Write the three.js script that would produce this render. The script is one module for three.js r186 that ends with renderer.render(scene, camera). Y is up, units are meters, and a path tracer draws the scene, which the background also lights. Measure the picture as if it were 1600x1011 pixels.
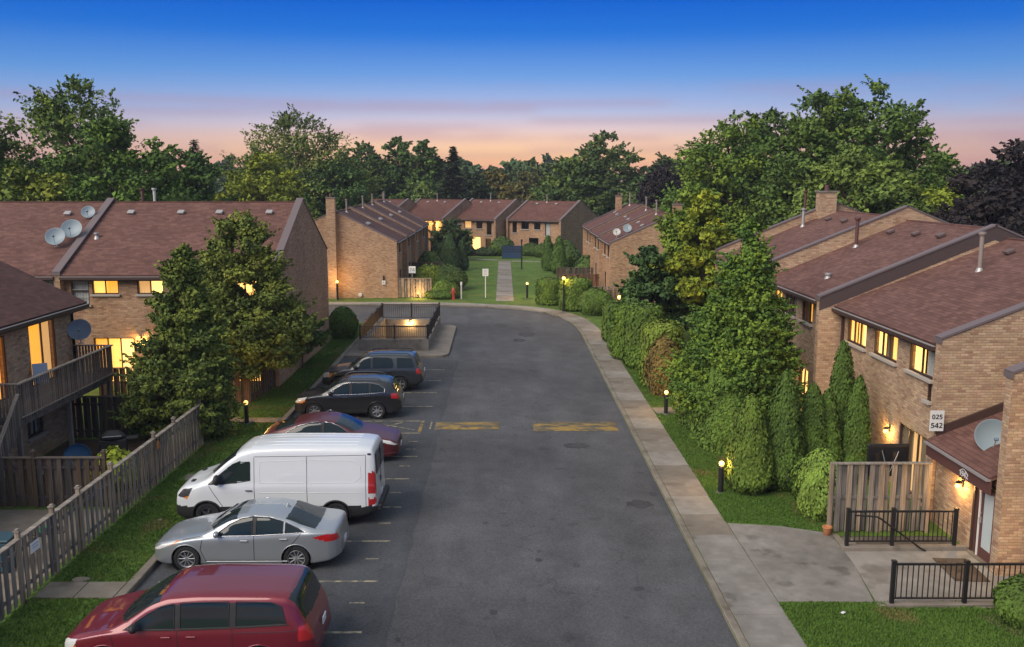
import * as THREE from 'three';
import { mergeGeometries, toCreasedNormals } from 'three/addons/utils/BufferGeometryUtils.js';
import { RoundedBoxGeometry } from 'three/addons/geometries/RoundedBoxGeometry.js';
import { FontLoader } from 'three/addons/loaders/FontLoader.js';
import { TextGeometry } from 'three/addons/geometries/TextGeometry.js';

// ---------------------------------------------------------------- camera, sky, sun, exposure
const scene = new THREE.Scene();
const R = (d) => d * Math.PI / 180;
const camera = new THREE.PerspectiveCamera(39.72, 1600 / 1011, 0.1, 3000);
camera.position.set(0, 9.85, 0);
camera.rotation.order = 'YXZ';
camera.rotation.set(-R(9.03), -R(0.525), 0);

const renderer = new THREE.WebGLRenderer({ antialias: true });
renderer.toneMapping = THREE.LinearToneMapping;
renderer.toneMappingExposure = 1.42;
renderer.shadowMap.enabled = true;
renderer.shadowMap.type = THREE.PCFSoftShadowMap;

const lin = (c) => { c /= 255; return c <= 0.04045 ? c / 12.92 : Math.pow((c + 0.055) / 1.055, 2.4); };
const clamp = (v, a = 0, b = 1) => Math.min(b, Math.max(a, v));
const lerp = (a, b, t) => a + (b - a) * t;
const smooth = (a, b, v) => { const t = clamp((v - a) / (b - a)); return t * t * (3 - 2 * t); };
function rng(seed) { let s = seed >>> 0; return () => { s = (s + 0x6D2B79F5) >>> 0; let t = s; t = Math.imul(t ^ (t >>> 15), t | 1); t ^= t + Math.imul(t ^ (t >>> 7), t | 61); return ((t ^ (t >>> 14)) >>> 0) / 4294967296; }; }
const hash = (x, y, s = 0) => { let h = (Math.imul(x | 0, 374761393) + Math.imul(y | 0, 668265263) + Math.imul(s | 0, 2147483629)) | 0; h = Math.imul(h ^ (h >>> 13), 1274126177); h ^= h >>> 16; return (h >>> 0) / 4294967296; };
// value noise that repeats after `per` cells
function vnoise(x, y, per = 1 << 20, s = 0, py = per) {
  const xi = Math.floor(x), yi = Math.floor(y), fx = x - xi, fy = y - yi, m = (v) => ((v % per) + per) % per, q = (v) => ((v % py) + py) % py;
  const u = fx * fx * (3 - 2 * fx), v = fy * fy * (3 - 2 * fy);
  const a = hash(m(xi), q(yi), s), b = hash(m(xi + 1), q(yi), s), c = hash(m(xi), q(yi + 1), s), d = hash(m(xi + 1), q(yi + 1), s);
  return lerp(lerp(a, b, u), lerp(c, d, u), v);
}
function fbm(x, y, per, oct = 4, s = 0, py = per) { let a = 0.5, r = 0, n = 0; for (let i = 0; i < oct; i++) { r += a * vnoise(x, y, per, s + i, py); n += a; x *= 2; y *= 2; per *= 2; py *= 2; a *= 0.5; } return r / n; }

{ // dusk sky: deep blue higher up, the unseen dome overhead brightened to add light, rose and peach low down towards the place where the sun has set (straight ahead)
  const W = 1024, H = 512, d = new Float32Array(W * H * 4);
  // elevation in degrees, then the colour (sRGB) towards the sunset and away from it
  const stops = [[-90, 120, 105, 100, 110, 105, 110], [-2, 205, 130, 105, 150, 120, 125], [0.4, 240, 160, 124, 178, 134, 138], [1.7, 253, 202, 152, 186, 150, 156], [2.6, 248, 206, 180, 178, 156, 170], [3.3, 224, 202, 206, 172, 170, 194],
    [4.3, 178, 188, 222, 142, 164, 208], [6.3, 112, 160, 224, 90, 146, 212], [8.8, 40, 118, 214, 34, 110, 206], [11.4, 4, 90, 204, 4, 86, 198], [15, 88, 136, 200, 84, 132, 198], [21, 140, 163, 194, 138, 162, 194], [36, 168, 180, 198, 166, 179, 198], [90, 178, 187, 198, 178, 187, 198]];
  const at = (el, w, out) => { let i = 0; while (i < stops.length - 2 && el > stops[i + 1][0]) i++; const a = stops[i], b = stops[i + 1], t = clamp((el - a[0]) / (b[0] - a[0])); for (let k = 0; k < 3; k++) { const p = lerp(lin(a[1 + k]), lin(b[1 + k]), t), q = lerp(lin(a[4 + k]), lin(b[4 + k]), t); out[k] = lerp(q, p, w); } };
  const c = [0, 0, 0];
  for (let j = 0; j < H; j++) for (let i = 0; i < W; i++) {
    const el = (j + 0.5) / H * 180 - 90;                       // first row is the nadir
    const az = ((i + 0.5) / W - 0.25) * 360;                   // 0 is straight ahead (-z)
    const da = Math.abs(((az + 540) % 360) - 180);
    const w = Math.exp(-Math.pow(da / 24, 2));
    at(el, w, c);
    // thin streaks of cloud low over the horizon
    const st = fbm(i / W * 30 + 3, el * 4.2 + 40 + 0.5 * fbm(i / W * 60, el * 0.4 + 9, 1 << 16, 2, 5), 1 << 16, 4, 2);
    const band = smooth(0.6, 1.8, el) * (1 - smooth(4.4, 6.6, el));
    const cl = smooth(0.54, 0.66, st) * band * 0.5;
    const cc = [lin(205), lin(160), lin(178)];
    for (let k = 0; k < 3; k++) d[(j * W + i) * 4 + k] = lerp(c[k], lerp(c[k] * 0.66, cc[k] * 0.9, 0.6), cl) * 0.74;
    d[(j * W + i) * 4 + 3] = 1;
  }
  const t = new THREE.DataTexture(d, W, H, THREE.RGBAFormat, THREE.FloatType);
  t.mapping = THREE.EquirectangularReflectionMapping; t.magFilter = THREE.LinearFilter; t.minFilter = THREE.LinearFilter; t.wrapS = THREE.RepeatWrapping; t.needsUpdate = true;
  scene.background = t; scene.environment = t;
}
const sun = new THREE.DirectionalLight(new THREE.Color().setRGB(1, 0.9, 0.78), 2.6);
sun.position.set(-48, 52, 4); sun.target.position.set(0, 0, -40);
sun.castShadow = true; sun.shadow.radius = 92; sun.shadow.mapSize.set(4096, 4096);
Object.assign(sun.shadow.camera, { left: -140, right: 140, top: 140, bottom: -140, near: 1, far: 400 });
scene.add(sun, sun.target);
scene.fog = new THREE.FogExp2(new THREE.Color().setRGB(0.42, 0.44, 0.52), 0.0003);

// ---------------------------------------------------------------- helpers
const taken = {};
const numbered = (n) => { taken[n] = (taken[n] ?? -1) + 1; return taken[n] ? `${n}_${String(taken[n]).padStart(3, '0')}` : n; };
const V = (x, y, z) => new THREE.Vector3(x, y, z);
function mesh(name, geo, mat, parent) { const m = new THREE.Mesh(geo, mat); m.name = parent ? name : numbered(name); m.castShadow = m.receiveShadow = true; (parent || scene).add(m); return m; }
function tag(o, label, category, group) { o.userData = { label, category }; if (group) o.userData.group = group; return o; }
function thing(name, label, category, pos = [0, 0, 0], turn = 0, group) { const o = new THREE.Group(); o.name = numbered(name); scene.add(o); o.position.set(...pos); o.rotation.y = turn; return tag(o, label, category, group); }
function struct(name, geo, mat) { const m = mesh(name, geo, mat); m.userData = { kind: 'structure' }; return m; }
const uvr = rng(77);
// gives uv in metres by the way each face points
function metric(g, jitter = true) {
  g = g.index ? g.toNonIndexed() : g; const p = g.attributes.position, n = g.attributes.normal, uv = new Float32Array(p.count * 2);
  const ox = jitter ? Math.floor(uvr() * 40) * 0.225 : 0, oy = jitter ? Math.floor(uvr() * 40) * 0.075 : 0;
  for (let i = 0; i < p.count; i++) { const ax = Math.abs(n.getX(i)), ay = Math.abs(n.getY(i)), az = Math.abs(n.getZ(i)); let u, v; if (ay > ax && ay > az) { u = p.getX(i); v = p.getZ(i); } else if (ax > az) { u = p.getZ(i); v = p.getY(i); } else { u = p.getX(i); v = p.getY(i); } uv[i * 2] = u + ox; uv[i * 2 + 1] = v + oy; }
  g.setAttribute('uv', new THREE.BufferAttribute(uv, 2)); return g;
}
function bx(w, h, d, x = 0, y = 0, z = 0, bev = 0) { // box with its centre at x,y,z
  let g = bev ? new RoundedBoxGeometry(w, h, d, 1, Math.min(bev, w / 2.1, h / 2.1, d / 2.1)) : new THREE.BoxGeometry(w, h, d);
  g = metric(g); g.translate(x, y, z); return g;
}
const box2 = (x0, x1, y0, y1, z0, z1, bev = 0) => bx(x1 - x0, y1 - y0, z1 - z0, (x0 + x1) / 2, (y0 + y1) / 2, (z0 + z1) / 2, bev);
function cyl(r0, r1, h, x, y, z, seg = 12) { const g = new THREE.CylinderGeometry(r1, r0, h, seg).toNonIndexed(); g.translate(x, y + h / 2, z); return g; } // r0 below, r1 above, standing on y
function bar(a, b, r, seg = 8, r1 = r) { const d = b.clone().sub(a), g = new THREE.CylinderGeometry(r1, r, d.length(), seg).toNonIndexed(); g.applyQuaternion(new THREE.Quaternion().setFromUnitVectors(V(0, 1, 0), d.clone().normalize())); g.translate((a.x + b.x) / 2, (a.y + b.y) / 2, (a.z + b.z) / 2); return g; }
function plank(a, b, w, h) { // square bar from a to b
  const d = b.clone().sub(a), L = d.length(), g = bx(w, h, L); const m = new THREE.Matrix4().lookAt(b, a, V(0, 1, 0)); g.applyMatrix4(m); g.translate((a.x + b.x) / 2, (a.y + b.y) / 2, (a.z + b.z) / 2); return g; }
function tube(pts, r, seg = 6, n, closed = false) { const g = new THREE.TubeGeometry(new THREE.CatmullRomCurve3(pts, closed, 'catmullrom', 0.2), n || pts.length * 3, r, seg, closed).toNonIndexed(); return g; }
function lathe(pr, seg = 24) { return new THREE.LatheGeometry(pr.map(([r, y]) => new THREE.Vector2(r, y)), seg).toNonIndexed(); }
function merge(list) { const l = list.map((g) => { g = g.index ? g.toNonIndexed() : g; for (const k of Object.keys(g.attributes)) if (!['position', 'normal', 'uv'].includes(k)) g.deleteAttribute(k); return g; }); return mergeGeometries(l, false); }
function shapeOf(pts) { const s = new THREE.Shape(); pts.forEach(([x, y], i) => i ? s.lineTo(x, y) : s.moveTo(x, y)); s.closePath(); return s; }
function flat(pts, y, holes = []) { // a level sheet through [x, z] points
  const s = shapeOf(pts.map(([x, z]) => [x, -z])); for (const h of holes) s.holes.push(shapeOf(h.map(([x, z]) => [x, -z])));
  const g = new THREE.ShapeGeometry(s); g.rotateX(-Math.PI / 2); g.translate(0, y, 0); return metric(g, false);
}
function slab(pts, y0, y1, bev = 0) { // a thick level plate through [x, z] points
  const g = new THREE.ExtrudeGeometry(shapeOf(pts.map(([x, z]) => [x, -z])), { depth: y1 - y0 - bev, bevelEnabled: bev > 0, bevelThickness: bev, bevelSize: bev, bevelOffset: -bev, bevelSegments: 1 });
  g.rotateX(-Math.PI / 2); g.translate(0, y0, 0); return metric(g, false);
}

// ---------------------------------------------------------------- textures
function tex(w, h, fn, srgb = true) {
  const d = new Uint8Array(w * h * 4), o = [0, 0, 0];
  for (let j = 0; j < h; j++) for (let i = 0; i < w; i++) { fn(i / w, j / h, o, i, j); const k = (j * w + i) * 4; d[k] = clamp(o[0], 0, 255); d[k + 1] = clamp(o[1], 0, 255); d[k + 2] = clamp(o[2], 0, 255); d[k + 3] = 255; }
  const t = new THREE.DataTexture(d, w, h); t.wrapS = t.wrapT = THREE.RepeatWrapping; t.magFilter = THREE.LinearFilter; t.minFilter = THREE.LinearMipmapLinearFilter; t.generateMipmaps = true; if (srgb) t.colorSpace = THREE.SRGBColorSpace; t.needsUpdate = true; return t;
}
const rep = (t, u, v) => { t.repeat.set(1 / u, 1 / v); return t; };
function brickTextures(palette, mortar, seed) { // 28 bricks by 60 courses = 6.3 m by 4.5 m
  const NX = 28, NY = 60, W = 1680, H = 1680;
  const cell = (u, v) => { const r = Math.floor(v * NY), off = (r & 1) * 0.5, x = u * NX + off, c = ((Math.floor(x) % NX) + NX) % NX; return [r, c, x - Math.floor(x), v * NY - r]; };
  const map = tex(W, H, (u, v, o) => {
    const [r, c, fx, fy] = cell(u, v), w = 0.012 * (vnoise(u * 400, v * 400, 400, seed) - 0.5);
    const m = fx < 0.03 + w || fx > 0.972 + w || fy < 0.08 + w * 3 || fy > 0.93 + w * 3;
    const n = vnoise(u * 500, v * 500, 500, seed + 3), big = fbm(u * 5, v * 4, 5, 3, seed + 7, 4) - 0.5;
    if (m) { for (let k = 0; k < 3; k++) o[k] = mortar[k] + (n - 0.5) * 26 + big * 26; return; }
    const h = hash(c, r, seed), p = palette[Math.floor(h * palette.length)], t = (hash(c, r, seed + 1) - 0.5) * 22;
    for (let k = 0; k < 3; k++) o[k] = p[k] + t + (n - 0.5) * 30 + big * 30;
  });
  const bump = tex(1008, 990, (u, v, o) => { const [r, c, fx, fy] = cell(u, v); const e = Math.min(fx, 1 - fx) * 3, f = Math.min(fy, 1 - fy); const q = smooth(0.02, 0.14, Math.min(e, f)); o[0] = o[1] = o[2] = 40 + 170 * q * (0.75 + 0.25 * hash(c, r, 9)) + 30 * vnoise(u * 300, v * 300, 300, 4); }, false);
  rep(map, 6.3, 4.5); rep(bump, 6.3, 4.5); return [map, bump];
}
const [brickMap, brickBump] = brickTextures([[182, 152, 122], [172, 141, 112], [190, 160, 128], [164, 131, 106], [178, 144, 116], [184, 154, 120], [160, 126, 102], [178, 151, 124], [188, 152, 124]], [146, 127, 108], 11);
const shingleTile = (u, v, NX, NY) => { const r = Math.floor(v * NY), x = u * NX + hash(r, 3, 5) * 7, c = Math.floor(x); return [r, ((c % NX) + NX) % NX, x - c, v * NY - r]; };
const shingleMap = rep(tex(1536, 1536, (u, v, o) => { // 6 m: 20 tabs by 40 courses
  const [r, c, fx, fy] = shingleTile(u, v, 20, 40), h = hash(c, r, 21), n = hash(Math.floor(u * 1536), Math.floor(v * 1536), 3), big = fbm(u * 6, v * 6, 6, 4, 8) - 0.5;
  const t = (h - 0.5) * 22 + (n - 0.5) * 38 + big * 26 - (fy < 0.1 || fx < 0.03 ? 26 : 0);
  o[0] = 104 + t; o[1] = 71 + t * 0.86; o[2] = 62 + t * 0.8;
}), 6, 6);
const shingleBump = rep(tex(1024, 1024, (u, v, o) => { const [r, c, fx, fy] = shingleTile(u, v, 20, 40); o[0] = o[1] = o[2] = 60 + 130 * (1 - fy) * (0.8 + 0.2 * hash(c, r, 4)) + 50 * hash(Math.floor(u * 1024), Math.floor(v * 1024), 6); }, false), 6, 6);
const asphaltMap = rep(tex(1500, 1500, (u, v, o) => { // 14 m
  const n = hash(Math.floor(u * 1500), Math.floor(v * 1500), 1), m = vnoise(u * 420, v * 420, 420, 2), big = fbm(u * 4, v * 4, 4, 4, 3) - 0.5, mid = fbm(u * 24, v * 24, 24, 2, 5) - 0.5;
  // worn streaks along the drive, hairline cracks, dark drips
  const streak = fbm(u * 18, v * 3, 18, 3, 12, 3) - 0.5;
  const ca = Math.abs(fbm(u * 5 + 0.3, v * 5, 5, 4, 31) - 0.5), crack = ca < 0.0032 && vnoise(u * 6, v * 6, 6, 33) > 0.52 ? 1 : 0;
  const drip = smooth(0.80, 0.90, fbm(u * 30, v * 30, 30, 2, 41)) * 16;
  const t = 76 + (n - 0.5) * 26 + (m - 0.5) * 18 + big * 26 + mid * 14 + streak * 20 - crack * 9 - drip * 0.7;
  o[0] = t; o[1] = t * 1.0; o[2] = t * 1.03;
}), 14, 14);
const asphaltBump = rep(tex(1024, 1024, (u, v, o) => { o[0] = o[1] = o[2] = 90 + 110 * hash(Math.floor(u * 1024), Math.floor(v * 1024), 2) + 40 * vnoise(u * 200, v * 200, 200, 9); }, false), 7, 7);
const concreteMap = (a, seed, size) => rep(tex(768, 768, (u, v, o) => {
  const n = hash(Math.floor(u * 768), Math.floor(v * 768), seed), big = fbm(u * 4, v * 4, 4, 4, seed + 1) - 0.5, mid = fbm(u * 20, v * 20, 20, 3, seed + 2) - 0.5, stain = smooth(0.62, 0.8, fbm(u * 7, v * 7, 7, 4, seed + 5)) * 22;
  const t = (n - 0.5) * 22 + big * 46 + mid * 22 - stain; o[0] = a[0] + t; o[1] = a[1] + t; o[2] = a[2] + t;
}), size, size);
const roughBump = rep(tex(512, 512, (u, v, o) => { o[0] = o[1] = o[2] = 100 + 60 * hash(Math.floor(u * 512), Math.floor(v * 512), 8) + 80 * (fbm(u * 12, v * 12, 12, 4, 5) - 0.3); }, false), 2.2, 2.2);
const grassMap = rep(tex(1400, 1400, (u, v, o) => { // 9 m
  const blade = vnoise(u * 700, v * 260, 700, 5, 260) * 0.5 + vnoise(u * 260, v * 700, 260, 6, 700) * 0.5, n = hash(Math.floor(u * 1400), Math.floor(v * 1400), 4), big = fbm(u * 6, v * 6, 6, 3, 9) - 0.5, mid = fbm(u * 40, v * 40, 40, 3, 15) - 0.5;
  const dry = smooth(0.6, 0.82, fbm(u * 9, v * 9, 9, 4, 19)) * 0.55, t = (blade - 0.5) * 46 + (n - 0.5) * 30 + big * 34 + mid * 34;
  o[0] = lerp(76 + t * 0.8, 116 + t, dry); o[1] = lerp(98 + t, 104 + t, dry); o[2] = lerp(32 + t * 0.45, 58 + t * 0.5, dry);
}), 9, 9);
const woodTex = (a, seed) => rep(tex(256, 1024, (u, v, o) => {
  const g = fbm(u * 28, v * 3, 28, 4, seed, 3) - 0.5, l = vnoise(u * 90, v * 5, 90, seed + 2, 5) - 0.5, b = fbm(u * 3, v * 4, 3, 3, seed + 4, 4) - 0.5, t = g * 66 + l * 34 + b * 44;
  o[0] = a[0] + t; o[1] = a[1] + t * 0.94; o[2] = a[2] + t * 0.86;
}), 0.6, 2.2);

// ---------------------------------------------------------------- materials
const std = (o) => new THREE.MeshStandardMaterial(o);
const phy = (o) => new THREE.MeshPhysicalMaterial(o);
const rgb = (r, g, b) => new THREE.Color().setRGB(r, g, b);
const tint = (m, c) => { const k = m.clone(); k.color.set(c); return k; };
const M = {};
M.brick = std({ color: rgb(1, 1, 1), map: brickMap, bumpMap: brickBump, bumpScale: 0.008, roughness: 0.95 });
M.brickPale = tint(M.brick, '#f6efe8'); M.brickRosy = tint(M.brick, '#f2e8e2'); M.brickGrey = tint(M.brick, '#e6dfdb');
M.shingle = std({ map: shingleMap, bumpMap: shingleBump, bumpScale: 0.012, roughness: 0.95 });
M.shingleDark = tint(M.shingle, '#cfc4c4'); M.shingleRed = tint(M.shingle, '#f2e8e4');
M.asphalt = std({ map: asphaltMap, bumpMap: asphaltBump, bumpScale: 0.006, roughness: 0.88 });
M.concrete = std({ map: concreteMap([138, 132, 124], 61, 5), bumpMap: roughBump, bumpScale: 0.004, roughness: 0.93 });
M.concreteWorn = std({ map: concreteMap([122, 117, 111], 71, 4), bumpMap: roughBump, bumpScale: 0.005, roughness: 0.93 });
M.concreteNew = tint(M.concrete, '#fffdf8');
M.concreteB = tint(M.concrete, '#eee8e2'); M.concreteC = tint(M.concrete, '#e2dcd4');
M.grass = std({ color: rgb(0.9, 1.0, 0.66), map: grassMap, bumpMap: roughBump, bumpScale: 0.03, roughness: 1 });
M.soil = std({ map: concreteMap([74, 58, 44], 81, 2), roughness: 1 });
const woodA = woodTex([128, 119, 109], 5), woodB = woodTex([110, 104, 98], 15), woodC = woodTex([136, 121, 104], 25);
M.woods = [std({ map: woodA, roughness: 0.95 }), std({ map: woodB, roughness: 0.95 }), std({ map: woodC, roughness: 0.95 })];
M.darkWoods = M.woods.map((m, i) => tint(m, ['#b4aca8', '#a8a4a6', '#a09488'][i]));
M.brownWoods = M.woods.map((m, i) => tint(m, ['#d8b89c', '#c8b0a0', '#d2a888'][i]));
M.coping = std({ color: rgb(0.15, 0.115, 0.115), roughness: 0.6, metalness: 0.0 });
M.darkMetal = std({ color: rgb(0.022, 0.021, 0.022), roughness: 0.5, metalness: 0.35 });
M.brownPaint = std({ color: rgb(0.105, 0.042, 0.036), roughness: 0.6 });
M.darkBrown = std({ color: rgb(0.06, 0.032, 0.026), roughness: 0.55 });
M.gutterLip = std({ color: rgb(0.34, 0.31, 0.30), roughness: 0.5, metalness: 0.2 });
M.sill = std({ color: rgb(0.42, 0.37, 0.32), roughness: 0.9, bumpMap: roughBump, bumpScale: 0.004 });
M.white = std({ color: rgb(0.72, 0.71, 0.69), roughness: 0.5 });
M.offwhite = std({ color: rgb(0.5, 0.48, 0.45), roughness: 0.7 });
M.galv = std({ color: rgb(0.45, 0.43, 0.41), roughness: 0.5, metalness: 0.5 });
M.dish = std({ color: rgb(0.25, 0.31, 0.34), roughness: 0.5 });
M.dishBlue = std({ color: rgb(0.16, 0.22, 0.29), roughness: 0.5 });
M.glass = phy({ color: 0xffffff, transmission: 1, thickness: 0, roughness: 0.04, ior: 1.5 });
M.frame = std({ color: rgb(0.055, 0.03, 0.022), roughness: 0.5 });
M.frameWhite = std({ color: rgb(0.55, 0.52, 0.47), roughness: 0.5 });
M.lits = [[1.0, 0.5, 0.09, 1.15], [1.0, 0.58, 0.16, 1.5], [1.0, 0.4, 0.03, 0.85], [0.95, 0.5, 0.16, 0.5]].map(([r, g, b, i]) => std({ color: rgb(0.5, 0.36, 0.2), emissive: rgb(r, g, b), emissiveIntensity: i, roughness: 1 }));
M.curtain = std({ color: rgb(0.42, 0.44, 0.43), roughness: 1 });
M.curtainDim = std({ color: rgb(0.22, 0.17, 0.11), roughness: 1 });
M.bulb = std({ color: rgb(1, 0.8, 0.5), emissive: rgb(1, 0.52, 0.11), emissiveIntensity: 2.6, roughness: 0.6 });
M.yellowPaint = std({ map: rep(tex(512, 512, (u, v, o) => { const w = smooth(0.36, 0.62, fbm(u * 6, v * 14, 6, 4, 3, 14) + (hash(Math.floor(u * 512), Math.floor(v * 512), 5) - 0.5) * 0.2); o[0] = lerp(142, 80, w); o[1] = lerp(116, 76, w); o[2] = lerp(60, 68, w); }), 2, 2), roughness: 0.85 });
M.fadedPaint = std({ map: rep(tex(512, 512, (u, v, o) => { const w = smooth(0.4, 0.66, fbm(u * 14, v * 14, 14, 4, 8) + (hash(Math.floor(u * 512), Math.floor(v * 512), 9) - 0.5) * 0.2); o[0] = lerp(150, 92, w); o[1] = lerp(140, 90, w); o[2] = lerp(116, 84, w); }), 2, 2), roughness: 0.85 });
M.bark = std({ map: woodTex([88, 74, 62], 45), roughness: 1, bumpMap: roughBump, bumpScale: 0.02 });
M.leaf = std({ vertexColors: true, roughness: 0.85, side: THREE.DoubleSide });
M.patch = std({ map: rep(asphaltMap.clone(), 9, 9), color: rgb(0.62, 0.62, 0.63), bumpMap: asphaltBump, bumpScale: 0.006, roughness: 0.9 });
// ---------------------------------------------------------------- the setting: ground, drive, pavements
const LAWN = 0.11, WALK = 0.135;
const kerbCurve = [[5.0, 14], [5.0, -57.5], [4.86, -60.2], [4.45, -63], [3.75, -65.4], [2.7, -67.3], [1.3, -68.5], [-0.6, -69.4], [-3, -70.2], [-6, -70.8], [-10, -71], [-70, -71]];
{
  const road = [...kerbCurve, [-70, -62.2], [-10.2, -62.2], [-9.4, -61.6], [-9.0, -60.8], [-9.0, 14]];
  const wellR = [[9.32, -23.55], [12.3, -23.55], [12.3, -22.72], [9.32, -22.72]];
  const pit = [[-8.1, -51.4], [-4.65, -51.4], [-4.65, -60.7], [-8.1, -60.7]];
  struct('ground', flat([[-900, 300], [900, 300], [900, -1500], [-900, -1500]], LAWN, [road, wellR]), M.grass);
  const wide = [[5.1, 14], [5.1, -57.5], [4.96, -60.3], [4.5, -63.2], [3.8, -65.6], [2.75, -67.5], [1.3, -68.7], [-0.6, -69.6], [-3, -70.4], [-6, -71], [-10, -71.2], [-70.2, -71.2], [-70.2, -62], [-9.1, -62], [-9.1, 14]];
  struct('road', flat(wide, 0, [pit]), M.asphalt);
  // resurfaced strip where the stalls meet the drive, and darker patches
  const pr = rng(5), wob = [];
  for (let z = -17; z > -49.4; z -= 0.8) wob.push([-2.55 + (pr() - 0.5) * 0.12, z]);
  const m = struct('parking_bay_surface', flat([[-8.98, -17], ...wob, [-8.98, -49.4]], 0.004), tint(M.asphalt, '#dadfe4'));
  for (const [x, z, rx, rz] of [[1.5, -57.5, 0.55, 1.0], [-0.2, -61, 0.5, 0.8], [4.2, -26.4, 0.42, 0.34], [2.7, -32.6, 0.5, 0.34], [3.3, -20.6, 0.13, 0.14], [0.9, -22.3, 0.09, 0.12], [-0.25, -19.4, 0.1, 0.14], [4.75, -27.3, 0.12, 0.2], [-0.55, -24.9, 0.08, 0.1], [-2.1, -33.4, 0.1, 0.12]]) {
    const pts = []; for (let k = 0; k < 22; k++) { const a = k / 22 * Math.PI * 2, q = 0.78 + pr() * 0.4; pts.push([x + Math.cos(a) * rx * q, z + Math.sin(a) * rz * q]); }
    struct('asphalt_stain', flat(pts, 0.008), M.patch);
  }
  // a covered drain in the drive
  const dr = thing('manhole_cover', 'dark round iron manhole cover in the drive near the curve', 'manhole cover', [0.95, 0.004, -55.2]);
  mesh('cover', cyl(0.34, 0.33, 0.008, 0, 0, 0, 28), M.darkMetal, dr);
  const ring = new THREE.TorusGeometry(0.36, 0.02, 6, 32); ring.rotateX(Math.PI / 2); mesh('rim', ring.toNonIndexed(), M.darkMetal, dr);
}
// offsets of the kerb line: positive to the outside of the drive
function offset(path, d) { return path.map(([x, z], i) => { const a = path[Math.max(0, i - 1)], b = path[Math.min(path.length - 1, i + 1)]; let tx = b[0] - a[0], tz = b[1] - a[1]; const l = Math.hypot(tx, tz); tx /= l; tz /= l; return [x - tz * d, z + tx * d]; }); }
function resample(path, step) { const out = [path[0]]; let acc = 0; for (let i = 1; i < path.length; i++) { const [x0, z0] = path[i - 1], [x1, z1] = path[i], L = Math.hypot(x1 - x0, z1 - z0); let s = step - acc; while (s <= L) { out.push([lerp(x0, x1, s / L), lerp(z0, z1, s / L)]); s += step; } acc = L - (s - step); } return out; }
const cz = [M.concrete, M.concreteB, M.concreteC];
function paving(name, path, inner, outer, step, gap, top, mats, seed, bev = 0.006) { // slabs laid along a path, one mesh each
  const st = new THREE.Group(); st.name = numbered(name); st.userData = { kind: 'structure' }; scene.add(st);
  const p = resample(path, step), a = offset(p, inner), b = offset(p, outer), r = rng(seed);
  for (let i = 0; i < p.length - 1; i++) {
    const g = gap / step, L = (u, v, t) => [lerp(u[0], v[0], t), lerp(u[1], v[1], t)], h = top + (r() - 0.5) * 0.006;
    const q = [L(a[i], a[i + 1], g), L(a[i], a[i + 1], 1 - g), L(b[i], b[i + 1], 1 - g), L(b[i], b[i + 1], g)];
    mesh('paving_slab', slab(q, 0.02, h, bev), typeof mats === 'function' ? mats(i, p[i]) : mats[Math.floor(r() * mats.length)], st);
  }
  return st;
}
const dense = (() => { const c = new THREE.CatmullRomCurve3(kerbCurve.slice(1, -1).map(([x, z]) => V(x, 0, z))), o = [[5.0, 12]]; for (let i = 0; i <= 60; i++) { const v = c.getPoint(i / 60); o.push([v.x, v.z]); } o.push([-60, -71]); return o; })();
paving('kerb', dense, 0.012, 0.2, 2.4, 0.004, 0.125, [M.concreteB, M.concreteC], 3, 0.02);
paving('sidewalk', dense, 0.206, 1.4, 1.55, 0.008, WALK, (i, [x, z]) => z > -14.6 || z < -66 ? M.concrete : z > -23.2 ? M.concreteWorn : cz[(i * 7) % 3], 4);
paving('parking_kerb', [[-9.0, -61], [-9.0, 13]], 0, 0.24, 2.0, 0.004, 0.15, [M.concreteB, M.concreteC], 6, 0.02);
paving('footpath', [[0.08, -73.1], [0.1, -112]], -0.74, 0.74, 1.5, 0.008, WALK, [M.concrete, M.concreteB], 7);
paving('footpath', [[-0.72, -111.6], [-12, -119.6]], -0.45, 0.45, 1.6, 0.01, WALK - 0.012, [M.concrete], 8);
paving('footpath', [[0.95, -110.4], [9.5, -108.4]], -0.45, 0.45, 1.6, 0.01, WALK - 0.012, [M.concrete], 9);
paving('footpath', [[-9.25, -20.4], [-11.15, -20.4]], -0.42, 0.42, 0.95, 0.01, WALK, [M.concreteC], 10);
paving('footpath', [[-9.25, -35.9], [-13.2, -36.0]], -0.36, 0.36, 1.0, 0.01, WALK, [M.concreteC], 11);
paving('footpath', [[-10.6, -28.7], [-9.6, -28.9]], -0.3, 0.3, 0.95, 0.01, WALK, [M.concreteC], 12);
paving('footpath', [[6.45, -37.3], [8.3, -37.5]], -0.5, 0.5, 0.9, 0.01, WALK, [M.concreteC], 13);
paving('footpath', [[6.45, -53.3], [8.6, -53.3]], -0.6, 0.6, 1.05, 0.01, WALK, [M.concreteC], 14);
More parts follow.
